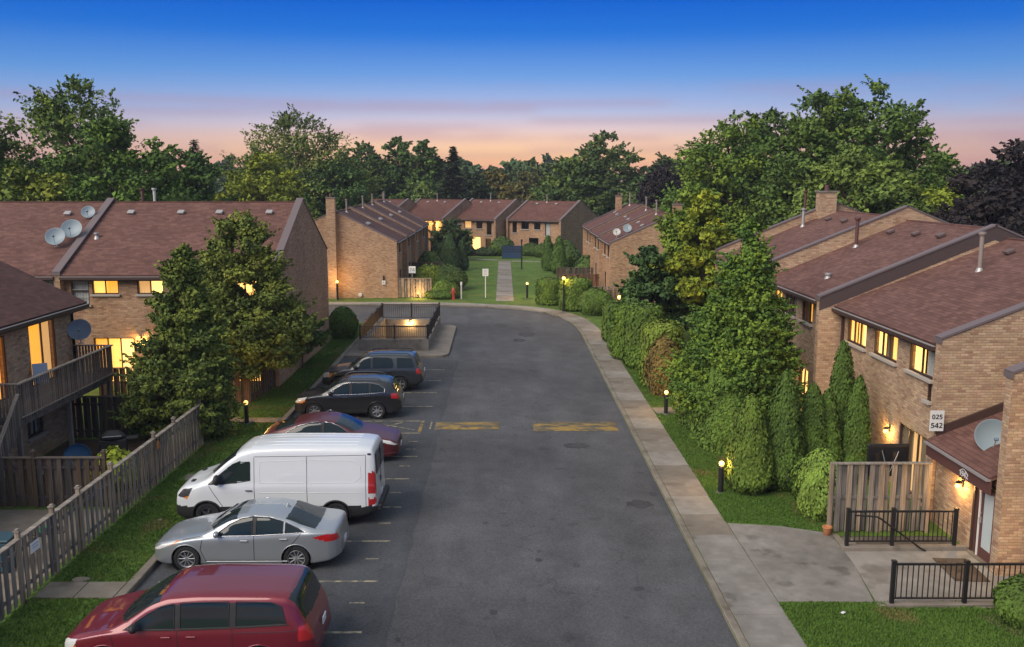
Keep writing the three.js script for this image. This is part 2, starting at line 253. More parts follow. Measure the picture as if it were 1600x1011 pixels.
{ // forecourt in front of the near right house, flag by flag
  const st = new THREE.Group(); st.name = 'forecourt'; st.userData = { kind: 'structure' }; scene.add(st);
  const flags = [[[6.42, -24.5], [6.42, -21.9], [9.0, -21.75], [9.12, -23.72], [7.9, -24.25]], [[6.42, -21.88], [6.42, -19.66], [8.66, -19.62], [9.0, -21.73]], [[9.02, -22.5], [12.35, -22.5], [12.35, -21.2], [8.93, -21.2]], [[8.92, -21.18], [12.35, -21.18], [13.0, -21.05], [13, -19.2], [8.68, -19.4]], [[9.14, -23.72], [9.1, -22.72], [9.3, -22.72], [9.3, -23.72]]];
  flags.forEach((f, i) => mesh('paving_slab', slab(f, 0.02, WALK - (i % 3) * 0.004, 0.008), [M.concreteWorn, M.concreteWorn, M.concrete, M.concrete, M.concreteB][i], st));
  const kerb = box2(9.0, 12.35, 0.02, 0.24, -22.72, -22.5, 0.02); mesh('kerb_stone', kerb, M.concreteB, st);
  mesh('kerb_stone', box2(8.85, 13, 0.02, 0.2, -19.5, -19.3, 0.02), M.concreteB, st);
  // steps going down beside the rail
  for (let k = 0; k < 7; k++) mesh('step', box2(9.34 + k * 0.3, 9.34 + (k + 1) * 0.3, -1.4, 0.06 - k * 0.17, -23.54, -22.73), M.concreteB, st);
  mesh('step', box2(11.44, 12.3, -1.4, -1.13, -23.54, -22.73), M.concreteB, st);
  mesh('retaining_wall', merge([box2(9.3, 12.34, -1.5, 0.1, -23.7, -23.56), box2(12.31, 12.36, -1.5, 0.1, -23.55, -22.73)]), M.concreteC, st);
  mesh('planting_bed', slab([[10.6, -18.9], [13.2, -19.1], [13.2, -17], [11.6, -17.2]], 0.1, 0.135), M.soil, st);
}
{ // painted markings
  const line = (x0, x1, z, w, m, y = 0.009) => struct('road_marking', flat([[x0, z - w / 2], [x1, z - w / 2], [x1, z + w / 2], [x0, z + w / 2]], y), m);
  for (const z of [-18.5, -21.06, -23.58, -26.2, -28.83, -31.3, -38.6, -41.2, -43.8, -46.4]) line(-8.6, -3.15, z, 0.09, M.fadedPaint);
  // hatched bay
  const bayX = -3.3; line(-8.6, bayX, -34.35, 0.1, M.fadedPaint); line(-8.6, bayX, -36.15, 0.1, M.fadedPaint);
  struct('road_marking', flat([[bayX - 0.14, -34.41], [bayX, -34.41], [bayX, -36.09], [bayX - 0.14, -36.09]], 0.013), M.yellowPaint);
  const dg = (a, b, w) => { const dx = b[0] - a[0], dz = b[1] - a[1], l = Math.hypot(dx, dz), nx = -dz / l * w, nz = dx / l * w; struct('road_marking', flat([[a[0] + nx, a[1] + nz], [b[0] + nx, b[1] + nz], [b[0] - nx, b[1] - nz], [a[0] - nx, a[1] - nz]].reverse(), 0.013), M.fadedPaint); };
  dg([-5.6, -34.6], [-4.2, -35.9], 0.05); dg([-3.6, -34.8], [-4.9, -35.6], 0.05); dg([-6.5, -35.2], [-5.2, -35.3], 0.04);
  // worn stall numbers: a few strokes of paint each
  for (const z of [-19.9, -22.4, -24.9, -27.5, -30.2, -32.2, -33.2]) line(-3.66, -3.3, z, 0.06, M.fadedPaint);
  struct('road_marking', flat([[-3.02, -34.9], [-2.95, -34.9], [-2.95, -36], [-3.02, -36]], 0.009), M.fadedPaint);
  // speed humps, low and painted
  for (const [x0, x1, z0, z1, w] of [[-2.8, -0.2, -34.85, -35.95, 'left'], [1.18, 4.58, -34.6, -35.95, 'right']]) {
    const g = new THREE.PlaneGeometry(x1 - x0, z0 - z1, 24, 14); g.rotateX(-Math.PI / 2); const p = g.attributes.position;
    for (let i = 0; i < p.count; i++) { const u = p.getX(i) / (x1 - x0) * 2, v = p.getZ(i) / (z0 - z1) * 2; p.setY(i, 0.008 + 0.07 * Math.sqrt(Math.max(0, 1 - v * v)) * smooth(1, 0.86, Math.abs(u))); }
    g.computeVertexNormals(); const m = mesh('speed_hump', metric(g), M.yellowPaint); m.position.set((x0 + x1) / 2, 0, (z0 + z1) / 2);
    tag(m, w === 'left' ? 'worn yellow painted speed hump next to the hatched bay' : 'worn yellow painted speed hump next to the right kerb', 'speed hump', 'speed humps across the drive');
  }
}
// ---------------------------------------------------------------- houses
// local axes: x along the front, z out of the front (front wall at 0, back at -D), y up
const wr = rng(91); M.plaster = std({ color: rgb(0.5, 0.47, 0.42), roughness: 0.95 }); M.flash = std({ color: rgb(0.075, 0.05, 0.046), roughness: 0.6 }); M.ventBrown = std({ color: rgb(0.13, 0.085, 0.075), roughness: 0.6 }); M.pipeBrown = std({ color: rgb(0.26, 0.21, 0.18), roughness: 0.6 });
function pleat(w, h, seed) { // a hanging curtain with folds
  const n = Math.max(8, Math.round(w * 26)), g = new THREE.PlaneGeometry(w, h, n, 1), p = g.attributes.position; const ph = seed * 1.7;
  for (let i = 0; i < p.count; i++) p.setZ(i, 0.022 * Math.sin(p.getX(i) * 46 + ph) + 0.012 * Math.sin(p.getX(i) * 21 + ph * 2));
  g.computeVertexNormals(); return g;
}
// o: {x, y, w, h, p: panels as letters, sill, white}; letters: a amber, b bright, d deep, m dim, c pale curtain, k dark, t tan curtain
const curtainOf = { a: () => M.lits[0], b: () => M.lits[1], d: () => M.lits[2], m: () => M.lits[3], c: () => M.curtain, t: () => M.curtainDim };
function windowPart(house, o, wallT = 0.24) {
  const { x, y, w, h } = o, set = -0.045, f = o.far ? 0.06 : 0.05, n = o.p.length, geos = [], fm = o.white ? M.frameWhite : M.frame;
  geos.push(box2(x, x + f, y, y + h, set - 0.06, set + 0.01), box2(x + w - f, x + w, y, y + h, set - 0.06, set + 0.01), box2(x + f, x + w - f, y, y + f, set - 0.06, set + 0.01), box2(x + f, x + w - f, y + h - f, y + h, set - 0.06, set + 0.01));
  const pw = (w - 2 * f) / n;
  for (let i = 1; i < n; i++) geos.push(box2(x + f + pw * i - 0.025, x + f + pw * i + 0.025, y + f, y + h - f, set - 0.05, set + 0.004));
  if (o.rail) geos.push(box2(x + f, x + w - f, y + h * 0.45, y + h * 0.45 + 0.05, set - 0.05, set + 0.006));
  if (o.step) geos.push(box2(x, x + w, y - 0.02, y + 0.001, set - 0.06, 0.05));
  const m = mesh(o.door ? 'patio_door' : 'window', merge(geos), fm, house);
  for (let i = 0; i < n; i++) {
    const c = o.p[i], cx = x + f + pw * (i + 0.5), hh = h - 2 * f;
    const pg = new THREE.PlaneGeometry(pw - 0.05, hh); pg.translate(cx, y + h / 2, set - 0.03); mesh('pane', pg, M.glass, m);
    if (c !== 'k') { const g = pleat(pw + 0.02, hh + 0.1, i + x); g.translate(cx, y + h / 2, set - 0.12 - (i % 2) * 0.06); mesh('curtain', g, curtainOf[c](), m); }
  }
  if (o.sill !== false && !o.door) { const s = bx(w + 0.16, 0.1, 0.2, x + w / 2, y - 0.05, 0.02, 0.012); mesh('sill', s, M.sill, m); }
  if (o.mullions) { const gs = []; for (let k = 1; k < 4; k++) gs.push(box2(x + f, x + w - f, y + h * k / 4, y + h * k / 4 + 0.02, set - 0.02, set + 0.003)); mesh('glazing_bar', merge(gs), M.frameWhite, m); }
  return m;
}
function gableProfile(D, eave, ridge, front, back, up) { // side outline in (z, y); the slopes run on past the walls
  const k = (ridge - eave) / (D / 2); return [[front, -0.2], [front, eave - k * front + up], [-D / 2, ridge + up], [-D - back, eave - k * back + up], [-D - back, -0.2]];
}
function finWall(h, x0, x1, D, eave, ridge, front, up, mat, capMat, name = 'party_wall', clad) {
  const pr = gableProfile(D, eave, ridge, front, 0.05, up);
  const g = new THREE.ExtrudeGeometry(shapeOf(pr.map(([z, y]) => [-z, y])), { depth: x1 - x0, bevelEnabled: false }); // shape x = -z
  g.rotateY(Math.PI / 2); g.translate(x0, 0, 0);                                                                        // (x,y,z)->(z,y,-x)
  const w = mesh(name, metric(g), mat, h);
  const cap = (a, b) => { const A = V((x0 + x1) / 2, a[1] + 0.03, a[0]), B = V((x0 + x1) / 2, b[1] + 0.03, b[0]); const d = B.clone().sub(A).normalize().multiplyScalar(0.03); return plank(A.sub(d), B.add(d), x1 - x0 + 0.09, 0.06); };
  if (clad) { const A = pr[1], B = pr[2], C = pr[3], d = clad[1]; for (const [xa, xb] of clad[0] === 2 ? [[x0 - 0.015, x0], [x1, x1 + 0.015]] : [[x1, x1 + 0.015]]) { const q = new THREE.ExtrudeGeometry(shapeOf([[A[0] - 0.0, A[1] - d], [A[0], A[1] - 0.002], [B[0], B[1] - 0.002], [C[0], C[1] - 0.002], [C[0], C[1] - d], [B[0], B[1] - d]].map(([z, y]) => [-z, y])), { depth: xb - xa, bevelEnabled: false }); q.rotateY(Math.PI / 2); q.translate(xa, 0, 0); mesh('flashing', metric(q), M.flash, w); } }
  mesh('coping', merge([cap(pr[1], pr[2]), cap(pr[2], pr[3]), box2(x0 - 0.05, x1 + 0.05, pr[1][1] - 0.13, pr[1][1] + 0.02, front, front + 0.04)]), capMat || M.coping, w);
  return w;
}
function roofSlope(D, eave, ridge, x0, x1, over, t) { // one slope, its lower edge at the front, uv with courses along x
  const k = (ridge - eave) / (D / 2), run = D / 2 + over, L = Math.hypot(run, run * k), g = bx(x1 - x0, t, L, 0, 0, 0);
  g.rotateX(Math.atan(k)); const my = (ridge + (eave - k * over)) / 2; g.translate((x0 + x1) / 2, my - t * 0.0, -D / 2 + run / 2); return g;
}
function house(o) {
  const h = thing(o.name || 'townhouse', o.label, 'house', o.pos, o.turn, o.group), { W, D, eave, ridge } = o, bm = o.brick || M.brick, sm = o.shingle || M.shingle;
  // front wall with real openings
  const s = shapeOf([[0, -0.2], [W, -0.2], [W, eave - 0.02], [0, eave - 0.02]]);
  for (const w of [...(o.windows || []), ...(o.doors || [])]) s.holes.push(shapeOf([[w.x, w.y], [w.x + w.w, w.y], [w.x + w.w, w.y + w.h], [w.x, w.y + w.h]]));
  const fg = new THREE.ExtrudeGeometry(s, { depth: 0.24, bevelEnabled: false }); fg.translate(0, 0, -0.24); mesh('front_wall', metric(fg), bm, h);
  mesh('upper_floor', box2(0.01, W - 0.01, 2.42, 2.52, -D + 0.25, -0.25), M.plaster, h); mesh('partition', box2(0.01, W - 0.01, 0, eave - 0.3, -4.1, -4.0), M.plaster, h);
  mesh('back_wall', box2(0, W, -0.2, eave - 0.02, -D, -D + 0.24), bm, h);
  for (const w of o.windows || []) windowPart(h, w);
  const up = o.up ?? 0.36, front = o.front ?? 0.36;
  if (o.left !== 0) finWall(h, -0.28, 0, D, eave, ridge, front, o.leftUp ?? up, o.endBrick || bm, null, 'party_wall', o.cladL);
  if (o.right !== 0) finWall(h, W, W + 0.28, D, eave, ridge, front, up, o.endBrick || bm, null, 'gable_wall', o.cladR);
  const r0 = o.left === 0 ? o.rake0 ?? -0.02 : 0.003, r1 = o.right === 0 ? W + (o.rake1 ?? 0.02) : W - 0.003, over = o.over ?? 0.34;
  const rf = mesh('roof', roofSlope(D, eave + 0.1, ridge + 0.1, r0, r1, over, 0.14), sm, h);
  const back = roofSlope(D, eave + 0.1, ridge + 0.1, r0, r1, over, 0.14); back.rotateY(Math.PI); back.translate(r0 + r1, 0, -D); mesh('back_slope', back, sm, rf);
  const k = (ridge - eave) / (D / 2), ey = eave - k * over + 0.03;
  mesh('ridge_cap', box2(r0, r1, ridge + 0.13, ridge + 0.19, -D / 2 - 0.12, -D / 2 + 0.12), sm, rf);
  mesh('fascia', merge([box2(r0, r1, ey - 0.14, ey + 0.03, over - 0.04, over + 0.015), box2(r0, r1, ey - 0.15, ey - 0.12, 0.002, over - 0.04)]), M.darkBrown, h);
  const gut = mesh('gutter', box2(r0, r1, ey - 0.07, ey + 0.045, over + 0.016, over + 0.11), M.darkBrown, h);
  mesh('gutter_lip', box2(r0, r1, ey + 0.046, ey + 0.07, over + 0.03, over + 0.118), M.gutterLip, gut);
  if (o.gable) { const pr = gableProfile(D, eave, ridge, 0, 0, 0.0), g = new THREE.ExtrudeGeometry(shapeOf(pr.map(([z, y]) => [-z, y])), { depth: 0.24, bevelEnabled: false }); g.rotateY(Math.PI / 2); g.translate(o.gable < 0 ? 0 : W - 0.24, 0, 0); mesh('gable_wall', metric(g), o.endBrick || bm, h); }
  const top = (z) => ridge + 0.17 - k * Math.abs(z + D / 2);
  for (const [x, z] of o.vents || []) { const g = merge([bx(0.34, 0.1, 0.3, 0, 0.1, 0, 0.02), bx(0.26, 0.16, 0.22, 0, 0, 0)]); g.rotateX(Math.atan(k) * (z > -D / 2 ? 1 : -1)); g.translate(x, top(z) + 0.02, z); mesh('roof_vent', g, o.ventMat || M.galv, h); }
  for (const [x, z, ht, m] of o.pipes || []) { const y = top(z) - 0.1; const q = mesh('vent_pipe', cyl(0.075, 0.075, ht, x, y, z, 12), m || M.galv, h); mesh('cap', merge([cyl(0.13, 0.13, 0.07, x, y + ht, z, 12), cyl(0.10, 0.13, 0.06, x, y + ht - 0.06, z, 12)]), m || M.galv, q); mesh('flashing', cyl(0.17, 0.09, 0.2, x, y, z, 12), M.galv, q); }
  for (const [x, z, w, d, t] of o.chimneys || []) {
    const y0 = Math.min(top(z) - 1.4, t - 2), q = mesh('chimney', box2(x - w / 2, x + w / 2, o.chimneyBase ?? y0, t, z - d / 2, z + d / 2), bm, h);
    mesh('crown', merge([box2(x - w / 2 - 0.05, x + w / 2 + 0.05, t, t + 0.09, z - d / 2 - 0.05, z + d / 2 + 0.05)]), M.concreteC, q); mesh('flue', cyl(0.13, 0.12, 0.32, x, t + 0.09, z, 12), M.brownPaint, q);
  }
  for (const [x, y0, y1, z] of o.pipesDown || []) mesh('downpipe', merge([box2(x - 0.05, x + 0.05, y0, y1 - 0.3, z, z + 0.09), plank(V(x, y1 - 0.32, z + 0.05), V(x, y1, z + (o.over ?? 0.34)), 0.1, 0.09)]), M.darkBrown, h);
  return h;
}
const wn = (x, y, w, h, p, e = {}) => ({ x, y, w, h, p, ...e });
const FACE_L = -Math.PI / 2, FACE_R = Math.PI / 2;   // towards -x, towards +x
// --- right side, the near house with the lit upper windows
house({ label: 'brown brick townhouse with three lit upper windows behind the conical cedars', group: 'townhouses right of the drive', pos: [12.65, 0.1, -32.9], turn: FACE_L, W: 7.95, D: 12, eave: 5.15, ridge: 7.5, left: 0, rake0: -0.02, front: 0.36, endBrick: M.brick, ventMat: M.ventBrown,
  windows: [wn(0.45, 3.95, 1.75, 0.95, 'aab'), wn(2.85, 3.95, 1.85, 0.95, 'bta'), wn(5.55, 3.95, 1.62, 0.95, 'bc'), wn(6.86, 3.3, 0.3, 0.6, 'k'), wn(1.45, 0.1, 1.35, 2.1, 'bd', { door: 1 }), wn(5.2, 0.1, 1.9, 2.05, 'tmt', { door: 1 })],
  vents: [[2.0, -4.9], [4.3, -4.9], [6.5, -4.9]], pipes: [[2.55, -3.6, 1.35, M.pipeBrown]], pipesDown: [[0.15, 0, 5.05, 0.01]] });
house({ label: 'brown brick townhouse standing forward beyond the house with three lit upper windows', group: 'townhouses right of the drive', pos: [12.1, 0.1, -40.05], turn: FACE_L, W: 6.85, D: 12, eave: 5.38, ridge: 7.86, left: 0, front: 0.36, up: 0.26, cladR: [1, 0.5], ventMat: M.ventBrown,
  windows: [wn(0.3, 4.2, 1.4, 0.9, 'aa'), wn(1.95, 4.2, 1.5, 0.9, 'tct'), wn(4.15, 4.2, 1.3, 0.9, 'tdt'), wn(4.2, 0.1, 1.1, 2.2, 'bb', { door: 1 }), wn(1.2, 0.1, 1.8, 2.1, 'tt', { door: 1 })],
  vents: [[1.2, -4.7], [3.4, -4.8], [5.3, -4.9]], pipes: [[1.0, -3.3, 1.3, M.brownPaint], [4.4, -0.9, 0.22]] });
house({ label: 'brick townhouse with the stout chimney on its ridge, behind the tall hedge', group: 'townhouses right of the drive', pos: [12.0, 0.1, -48.9], turn: FACE_L, W: 8.55, D: 12, eave: 5.55, ridge: 8.0, front: 0.36, up: 0.62, ventMat: M.ventBrown,
  windows: [wn(1.2, 4.2, 1.4, 0.95, 'aa'), wn(4.2, 4.2, 1.4, 0.95, 'tt'), wn(5.6, 0.1, 1.2, 2.1, 'aa', { door: 1 })], vents: [[2.2, -4.9], [4.4, -4.9], [6.9, -4.9]], pipes: [[0.9, -4.0, 1.0], [-1.9, -5.0, 1.5, M.brownPaint]], chimneys: [[0.3, -5.4, 0.66, 0.9, 9.15]] });
house({ label: 'brick townhouse at the right edge with a brown downpipe beside its fin wall', group: 'townhouses right of the drive', pos: [13.05, 0.1, -20.95], turn: FACE_L, W: 8, D: 12, eave: 5.15, ridge: 7.5, front: 0.82, over: 0.3, right: 0, left: 1,
  windows: [wn(0.35, 0.35, 1.6, 1.75, 'aab'), wn(0.6, 3.6, 1.8, 1.2, 'aa')], pipesDown: [[0.12, 0, 5.0, 0.01]] });
// --- left side: long block whose front faces us
house({ label: 'wide brick townhouse with brown roof and grey gable end, behind the two leafy trees', group: 'townhouses left of the drive', pos: [-20.85, 0.1, -42.4], turn: 0, W: 9.8, D: 12.2, eave: 5.4, ridge: 8.5, front: 0.36, up: 0.3, cladL: [2, 0.3], endBrick: M.brickGrey, brick: M.brickRosy,
  windows: [wn(0.32, 3.95, 0.85, 1.4, 'c', { rail: 1, mullions: 1 }), wn(1.32, 4.45, 1.25, 0.92, 'ad'), wn(3.45, 4.45, 1.25, 0.92, 'mb'), wn(7.9, 4.3, 1.3, 1.0, 'bb'), wn(5.6, 4.45, 1.2, 0.9, 'aa'), wn(1.2, 0.15, 1.95, 2.2, 'dab', { door: 1 }), wn(7.4, 0.15, 1.9, 2.2, 'aa', { door: 1 }), wn(4.6, 0.9, 1.0, 1.3, 'a')],
  vents: [[1.4, -4.9], [4.0, -4.9], [6.0, -4.9], [8.6, -4.9]], pipes: [[1.35, -6.6, 1.0, M.brownPaint], [2.0, -6.6, 1.0, M.offwhite], [0.5, -2.7, 0.3]] });
house({ label: 'brick townhouse at the far left edge, its roof carrying no parapet on the left', group: 'townhouses left of the drive', pos: [-32.2, 0.1, -42.4], turn: 0, W: 11.05, D: 12.2, eave: 5.4, ridge: 8.5, front: 0.36, up: 0.3, right: 0, brick: M.brickRosy,
  windows: [wn(9.3, 4.45, 0.95, 0.92, 'a'), wn(10.3, 4.1, 0.7, 1.25, 'c'), wn(6, 4.45, 1.2, 0.9, 'k')], vents: [[9.5, -4.8], [5, -4.8]] });
// --- the house with the raised deck at the left edge
house({ label: 'brick house with a raised timber deck at the left edge', pos: [-16.6, 0.05, -20], turn: FACE_R, W: 14.3, D: 9.8, eave: 5.2, ridge: 7.65, left: 0, right: 0, gable: 1, rake1: 0.35, over: 0.38, shingle: M.shingleDark,
  windows: [wn(7.6, 2.6, 1.9, 2.15, 'td', { door: 1 }), wn(11.0, 2.6, 1.85, 2.25, 'dm', { door: 1 }), wn(10.4, 0.9, 1.1, 1.3, 'kc'), wn(7.0, 0.05, 1.5, 2.0, 'k', { door: 1 }), wn(3, 3.2, 1.5, 1.2, 'm')] });
// --- middle distance, left: gable end with a tall chimney, units running away from us
[0, 1, 2, 3].forEach((i) => house({ label: ['tan brick end house with a tall chimney, wooden fence and square sign', 'second unit of the terrace behind the tall chimney house', 'third unit of the terrace behind the tall chimney house', 'farthest unit of the terrace behind the tall chimney house'][i], group: 'middle distance terrace on the left', pos: [-9.3 + i * 0.06, 0.1, -75.4 - i * 7.35], turn: FACE_R, W: 7.05, D: 9.6, eave: 4.72 + i * 0.05, ridge: 7.1 + i * 0.12, front: 0.34, up: 0.22, right: i === 3 ? 1 : 0, brick: i ? M.brickGrey : M.brickPale, endBrick: M.brickPale, shingle: M.shingleDark,
  windows: [wn(1.0, 3.5, 1.2, 1.0, 'k'), wn(4.2, 3.5, 1.2, 1.0, i === 2 ? 'a' : 'k'), wn(1.3, 0.2, 1.0, 2.0, 'k', { door: 1 }), wn(4.3, 0.4, 1.4, 1.5, i === 2 ? 'b' : 'k')],
  chimneys: i ? [] : [[-0.55, -5.0, 0.55, 0.72, 8.35]], chimneyBase: 0, vents: [[1.8, -2.4], [2.6, -2.4]], pipes: [[3.4 + (i % 2) * 1.4, -4.4, 1.2, M.pipeBrown]] }));
// --- middle distance, right: mirror block, its near gable end faces us
[0, 1, 2].forEach((i) => house({ label: ['brick end house with a plain gable, square chimney and two roof dishes', 'middle unit of the terrace behind the two roof dishes', 'farthest unit of the terrace behind the two roof dishes'][i], group: 'middle distance terrace on the right', pos: [8.6 + i * 0.04, 0.1, -77.7 - i * 8.3], turn: FACE_L, W: 8.0, D: 9.2, eave: 4.95 + i * 0.1, ridge: 7.0 + i * 0.16, front: 0.34, up: 0.22, left: i === 2 ? 1 : 0, brick: M.brickRosy, endBrick: M.brickPale, shingle: M.shingleRed,
  windows: [wn(0.8, 3.6, 1.3, 1.05, 'tk'), wn(3.4, 3.6, 1.2, 1.05, 'kc'), wn(6.0, 3.6, 1.2, 1.05, i ? 'k' : 'c'), wn(1.6, 0.2, 1.1, 2.0, 'k', { door: 1 }), wn(4.8, 0.4, 1.4, 1.5, i === 0 ? 'm' : 'k')],
  chimneys: i === 0 ? [[8.4, -4.75, 0.5, 0.66, 7.95]] : i === 2 ? [[1.0, -3.2, 0.6, 0.6, 8.2]] : [], pipes: [[2.2 + (i % 2) * 2.6, -4.2, 1.25, M.pipeBrown]], vents: [[3.0, -2.6], [6.4, -2.4]] }));
// --- the far terrace, turned towards the left and stepping back unit by unit
{
  const th = R(-33), farUnits = [[-22.5, -127.5, 7.4, 'far brick townhouse half hidden at the left end of the distant terrace'], [-14.6, -126.2, 7.6, 'far brick townhouse with an orange lit upper window behind the dark conifer'], [-7.0, -124.4, 7.0, 'far brick townhouse with the bright yellow ground floor window'], [0.75, -121.6, 7.9, 'far brick townhouse with broad grey end wall beyond the blue screen']];
  farUnits.forEach(([x, z, W, label], i) => house({ label, group: 'distant terrace across the lawn', pos: [x, 0.1, z], turn: th, W, D: 10, eave: 4.65, ridge: 7.05 - (i === 3 ? 0.15 : 0), front: 0.36, up: 0.26, brick: M.brickRosy, endBrick: M.brickGrey, shingle: M.shingleRed,
    windows: [wn(0.5, 2.9, 0.7, 1.6, i === 2 ? 'c' : 'k', { far: 1 }), wn(1.9, 3.4, 1.2, 1.0, i === 1 ? 'b' : i === 2 ? 'm' : 'k', { far: 1 }), wn(3.9, 3.4, 1.0, 1.0, i === 1 ? 'b' : 'k', { far: 1 }), wn(5.6, 2.6, 0.8, 1.9, i === 3 ? 'c' : 'k', { far: 1 }), wn(3.1, 0.5, 1.5, 1.8, i === 2 ? 'b' : 'k', { far: 1 }), wn(5.4, 0.1, 0.9, 2.0, 'k', { door: 1 })],
    vents: [[2, -4], [5, -4]], pipes: [[3.2, -4.6, 1.1, M.pipeBrown]] }));
}
{ // low entry hall between the near right house and the house at the right edge
  const h = thing('entry_porch', 'low brick entry hall with brown fascia and maroon glazed door', 'porch', [12.4, 0.1, -24.62], FACE_L);
  const W = 3.36, hole = [2.08, 0.03, 1.12, 2.1];
  const s = shapeOf([[0, -0.2], [W, -0.2], [W, 2.32], [0, 2.32]]); s.holes.push(shapeOf([[hole[0], hole[1]], [hole[0] + hole[2], hole[1]], [hole[0] + hole[2], hole[1] + hole[3]], [hole[0], hole[1] + hole[3]]]));
  const g = new THREE.ExtrudeGeometry(s, { depth: 0.2, bevelEnabled: false }); g.translate(0, 0, -0.2); mesh('front_wall', metric(g), M.brick, h);
  const k = 0.4, run = 3.9, L = Math.hypot(run, run * k), rg = bx(W - 0.01, 0.12, L); rg.rotateX(Math.atan(k)); rg.translate(W / 2, 2.42 + k * run / 2, 0.34 - run / 2); mesh('roof', rg, M.shingle, h);
  mesh('fascia', box2(0.0, W, 2.02, 2.36, 0.27, 0.33), M.brownPaint, h); mesh('soffit', box2(0.0, W, 2.0, 2.03, 0.0, 0.27), M.darkBrown, h);
  mesh('gutter', box2(0.0, W, 2.37, 2.43, 0.3, 0.42), M.gutterLip, h);
  const fl = plank(V(0.04, 2.66, 0.1), V(0.04, 2.66 + k * 3.4, -3.3), 0.08, 0.3); mesh('flashing', fl, M.darkBrown, h);
  mesh('door_frame', merge([box2(2.08, 2.16, 0.03, 2.13, -0.12, 0.01), box2(3.12, 3.2, 0.03, 2.13, -0.12, 0.01), box2(2.16, 3.12, 2.05, 2.13, -0.12, 0.01), box2(2.34, 2.4, 0.03, 2.05, -0.12, 0.005)]), M.darkBrown, h);
  mesh('side_panel', box2(2.16, 2.34, 0.03, 2.05, -0.08, -0.04), M.brownPaint, h); mesh('jamb_strip', box2(2.4, 2.44, 0.03, 2.05, -0.1, 0.012), M.white, h);
  const d = mesh('door', merge([box2(2.44, 2.54, 0.03, 2.05, -0.09, -0.02), box2(3.02, 3.12, 0.03, 2.05, -0.09, -0.02), box2(2.54, 3.02, 0.03, 0.32, -0.09, -0.02), box2(2.54, 3.02, 1.97, 2.05, -0.09, -0.02)]), M.brownPaint, h);
  mesh('pane', box2(2.54, 3.02, 0.32, 1.97, -0.07, -0.045), std({ color: rgb(0.5, 0.56, 0.56), roughness: 0.25 }), d); mesh('handle', merge([box2(2.47, 2.51, 0.95, 1.12, -0.02, 0.03), cyl(0.02, 0.02, 0.05, 2.49, 1.2, 0.0)]), M.galv, d);
  mesh('threshold', box2(2.05, 3.22, -0.02, 0.05, -0.15, 0.12), M.concreteC, h);
}
// ---------------------------------------------------------------- fences, rails, the sunken stair, lamps, dishes, signs
const fr = rng(313);
const boardCache = {};
function boardGeo(w, h, t, v) { const k = [w, h, t, v].join(); if (!boardCache[k]) { const g = bx(w, h, t, 0, h / 2, 0); const p = g.attributes.position, q = rng(v * 17 + 3), d = [q() - 0.5, q() - 0.5]; for (let i = 0; i < p.count; i++) if (p.getY(i) > h * 0.9) { p.setX(i, p.getX(i) + d[0] * 0.02); p.setY(i, p.getY(i) + (p.getX(i) > 0 ? 1 : -1) * d[1] * 0.02); } boardCache[k] = g; } return boardCache[k]; }
// a board fence from a to b ([x, z]); boards alternate between the two sides of the rails
function fence(label, a, b, h, o = {}) {
  const dx = b[0] - a[0], dz = b[1] - a[1], L = Math.hypot(dx, dz), f = thing('wooden_fence', label, 'fence', [a[0], LAWN - 0.02, a[1]], Math.atan2(-dz, dx), o.group), woods = o.woods || M.woods;
  const bw = o.bw || 0.135, pitch = o.pitch || 0.143, n = Math.floor(L / pitch), side = o.side ?? 0.035, lift = o.lift ?? 0.06;
  for (let i = 0; i < n; i++) { const m = mesh('board', boardGeo(bw, h - lift - 0.05, 0.02, i % 4), woods[Math.floor(fr() * woods.length)], f); m.position.set((i + 0.5) * pitch, lift + (fr() - 0.5) * 0.02, (i % 2 ? 1 : -1) * side); m.rotation.z = (fr() - 0.5) * 0.025; m.rotation.y = (fr() - 0.5) * 0.04; }
  for (const y of o.rails || [0.35, h - 0.32]) mesh('rail', bx(L, 0.085, 2 * side - 0.022, L / 2, y, 0), woods[1], f);
  if (o.cap !== false) mesh('top_cap', bx(L, 0.035, 0.14, L / 2, h - 0.02, 0), woods[0], f);
  for (const x of o.posts || Array.from({ length: Math.floor(L / (o.step || 2.4)) + 1 }, (_, i) => i * (o.step || 2.4))) { const ph = h + (o.rise ?? 0.16), q = mesh('post', bx(0.1, ph, 0.1, x, ph / 2, 0, 0.008), woods[2], f); if (o.rise !== 0) mesh('post_cap', merge([bx(0.14, 0.03, 0.14, x, ph + 0.01, 0), bx(0.09, 0.05, 0.09, x, ph + 0.045, 0, 0.02)]), woods[0], q); }
  return f;
}
fence('long grey board fence running along the lawn beside the parked cars', [-11.25, -15.2], [-11.3, -32.6], 1.6, { posts: [0.3, 2.6, 4.6, 6.2, 7.6, 9.6, 12.8, 14.6, 17.3], group: 'weathered board fences' });
fence('dark board fence crossing the yard below the deck', [-17, -26.0], [-11.95, -26.0], 1.6, { woods: M.darkWoods, posts: [0.2, 2.9, 5.0] });
fence('dark blue grey board fence behind the deck post', [-16.6, -33.3], [-13.7, -33.3], 1.7, { woods: M.darkWoods, rise: 0, posts: [0, 1.5, 2.9] });
fence('brown board fence under the lit patio door of the left townhouse', [-17.6, -38.3], [-14.2, -38.4], 1.75, { woods: M.brownWoods, rise: 0, posts: [0, 1.7, 3.4] });
fence('brown board fence behind the two leafy trees', [-14.2, -38.5], [-11.3, -38.8], 1.75, { woods: M.brownWoods, rise: 0, posts: [0, 1.5, 2.9] });
fence('short dark fence running back to the grey gable end', [-11.25, -38.8], [-10.95, -41.9], 1.75, { woods: M.darkWoods, rise: 0, posts: [0, 1.6, 3.1] });
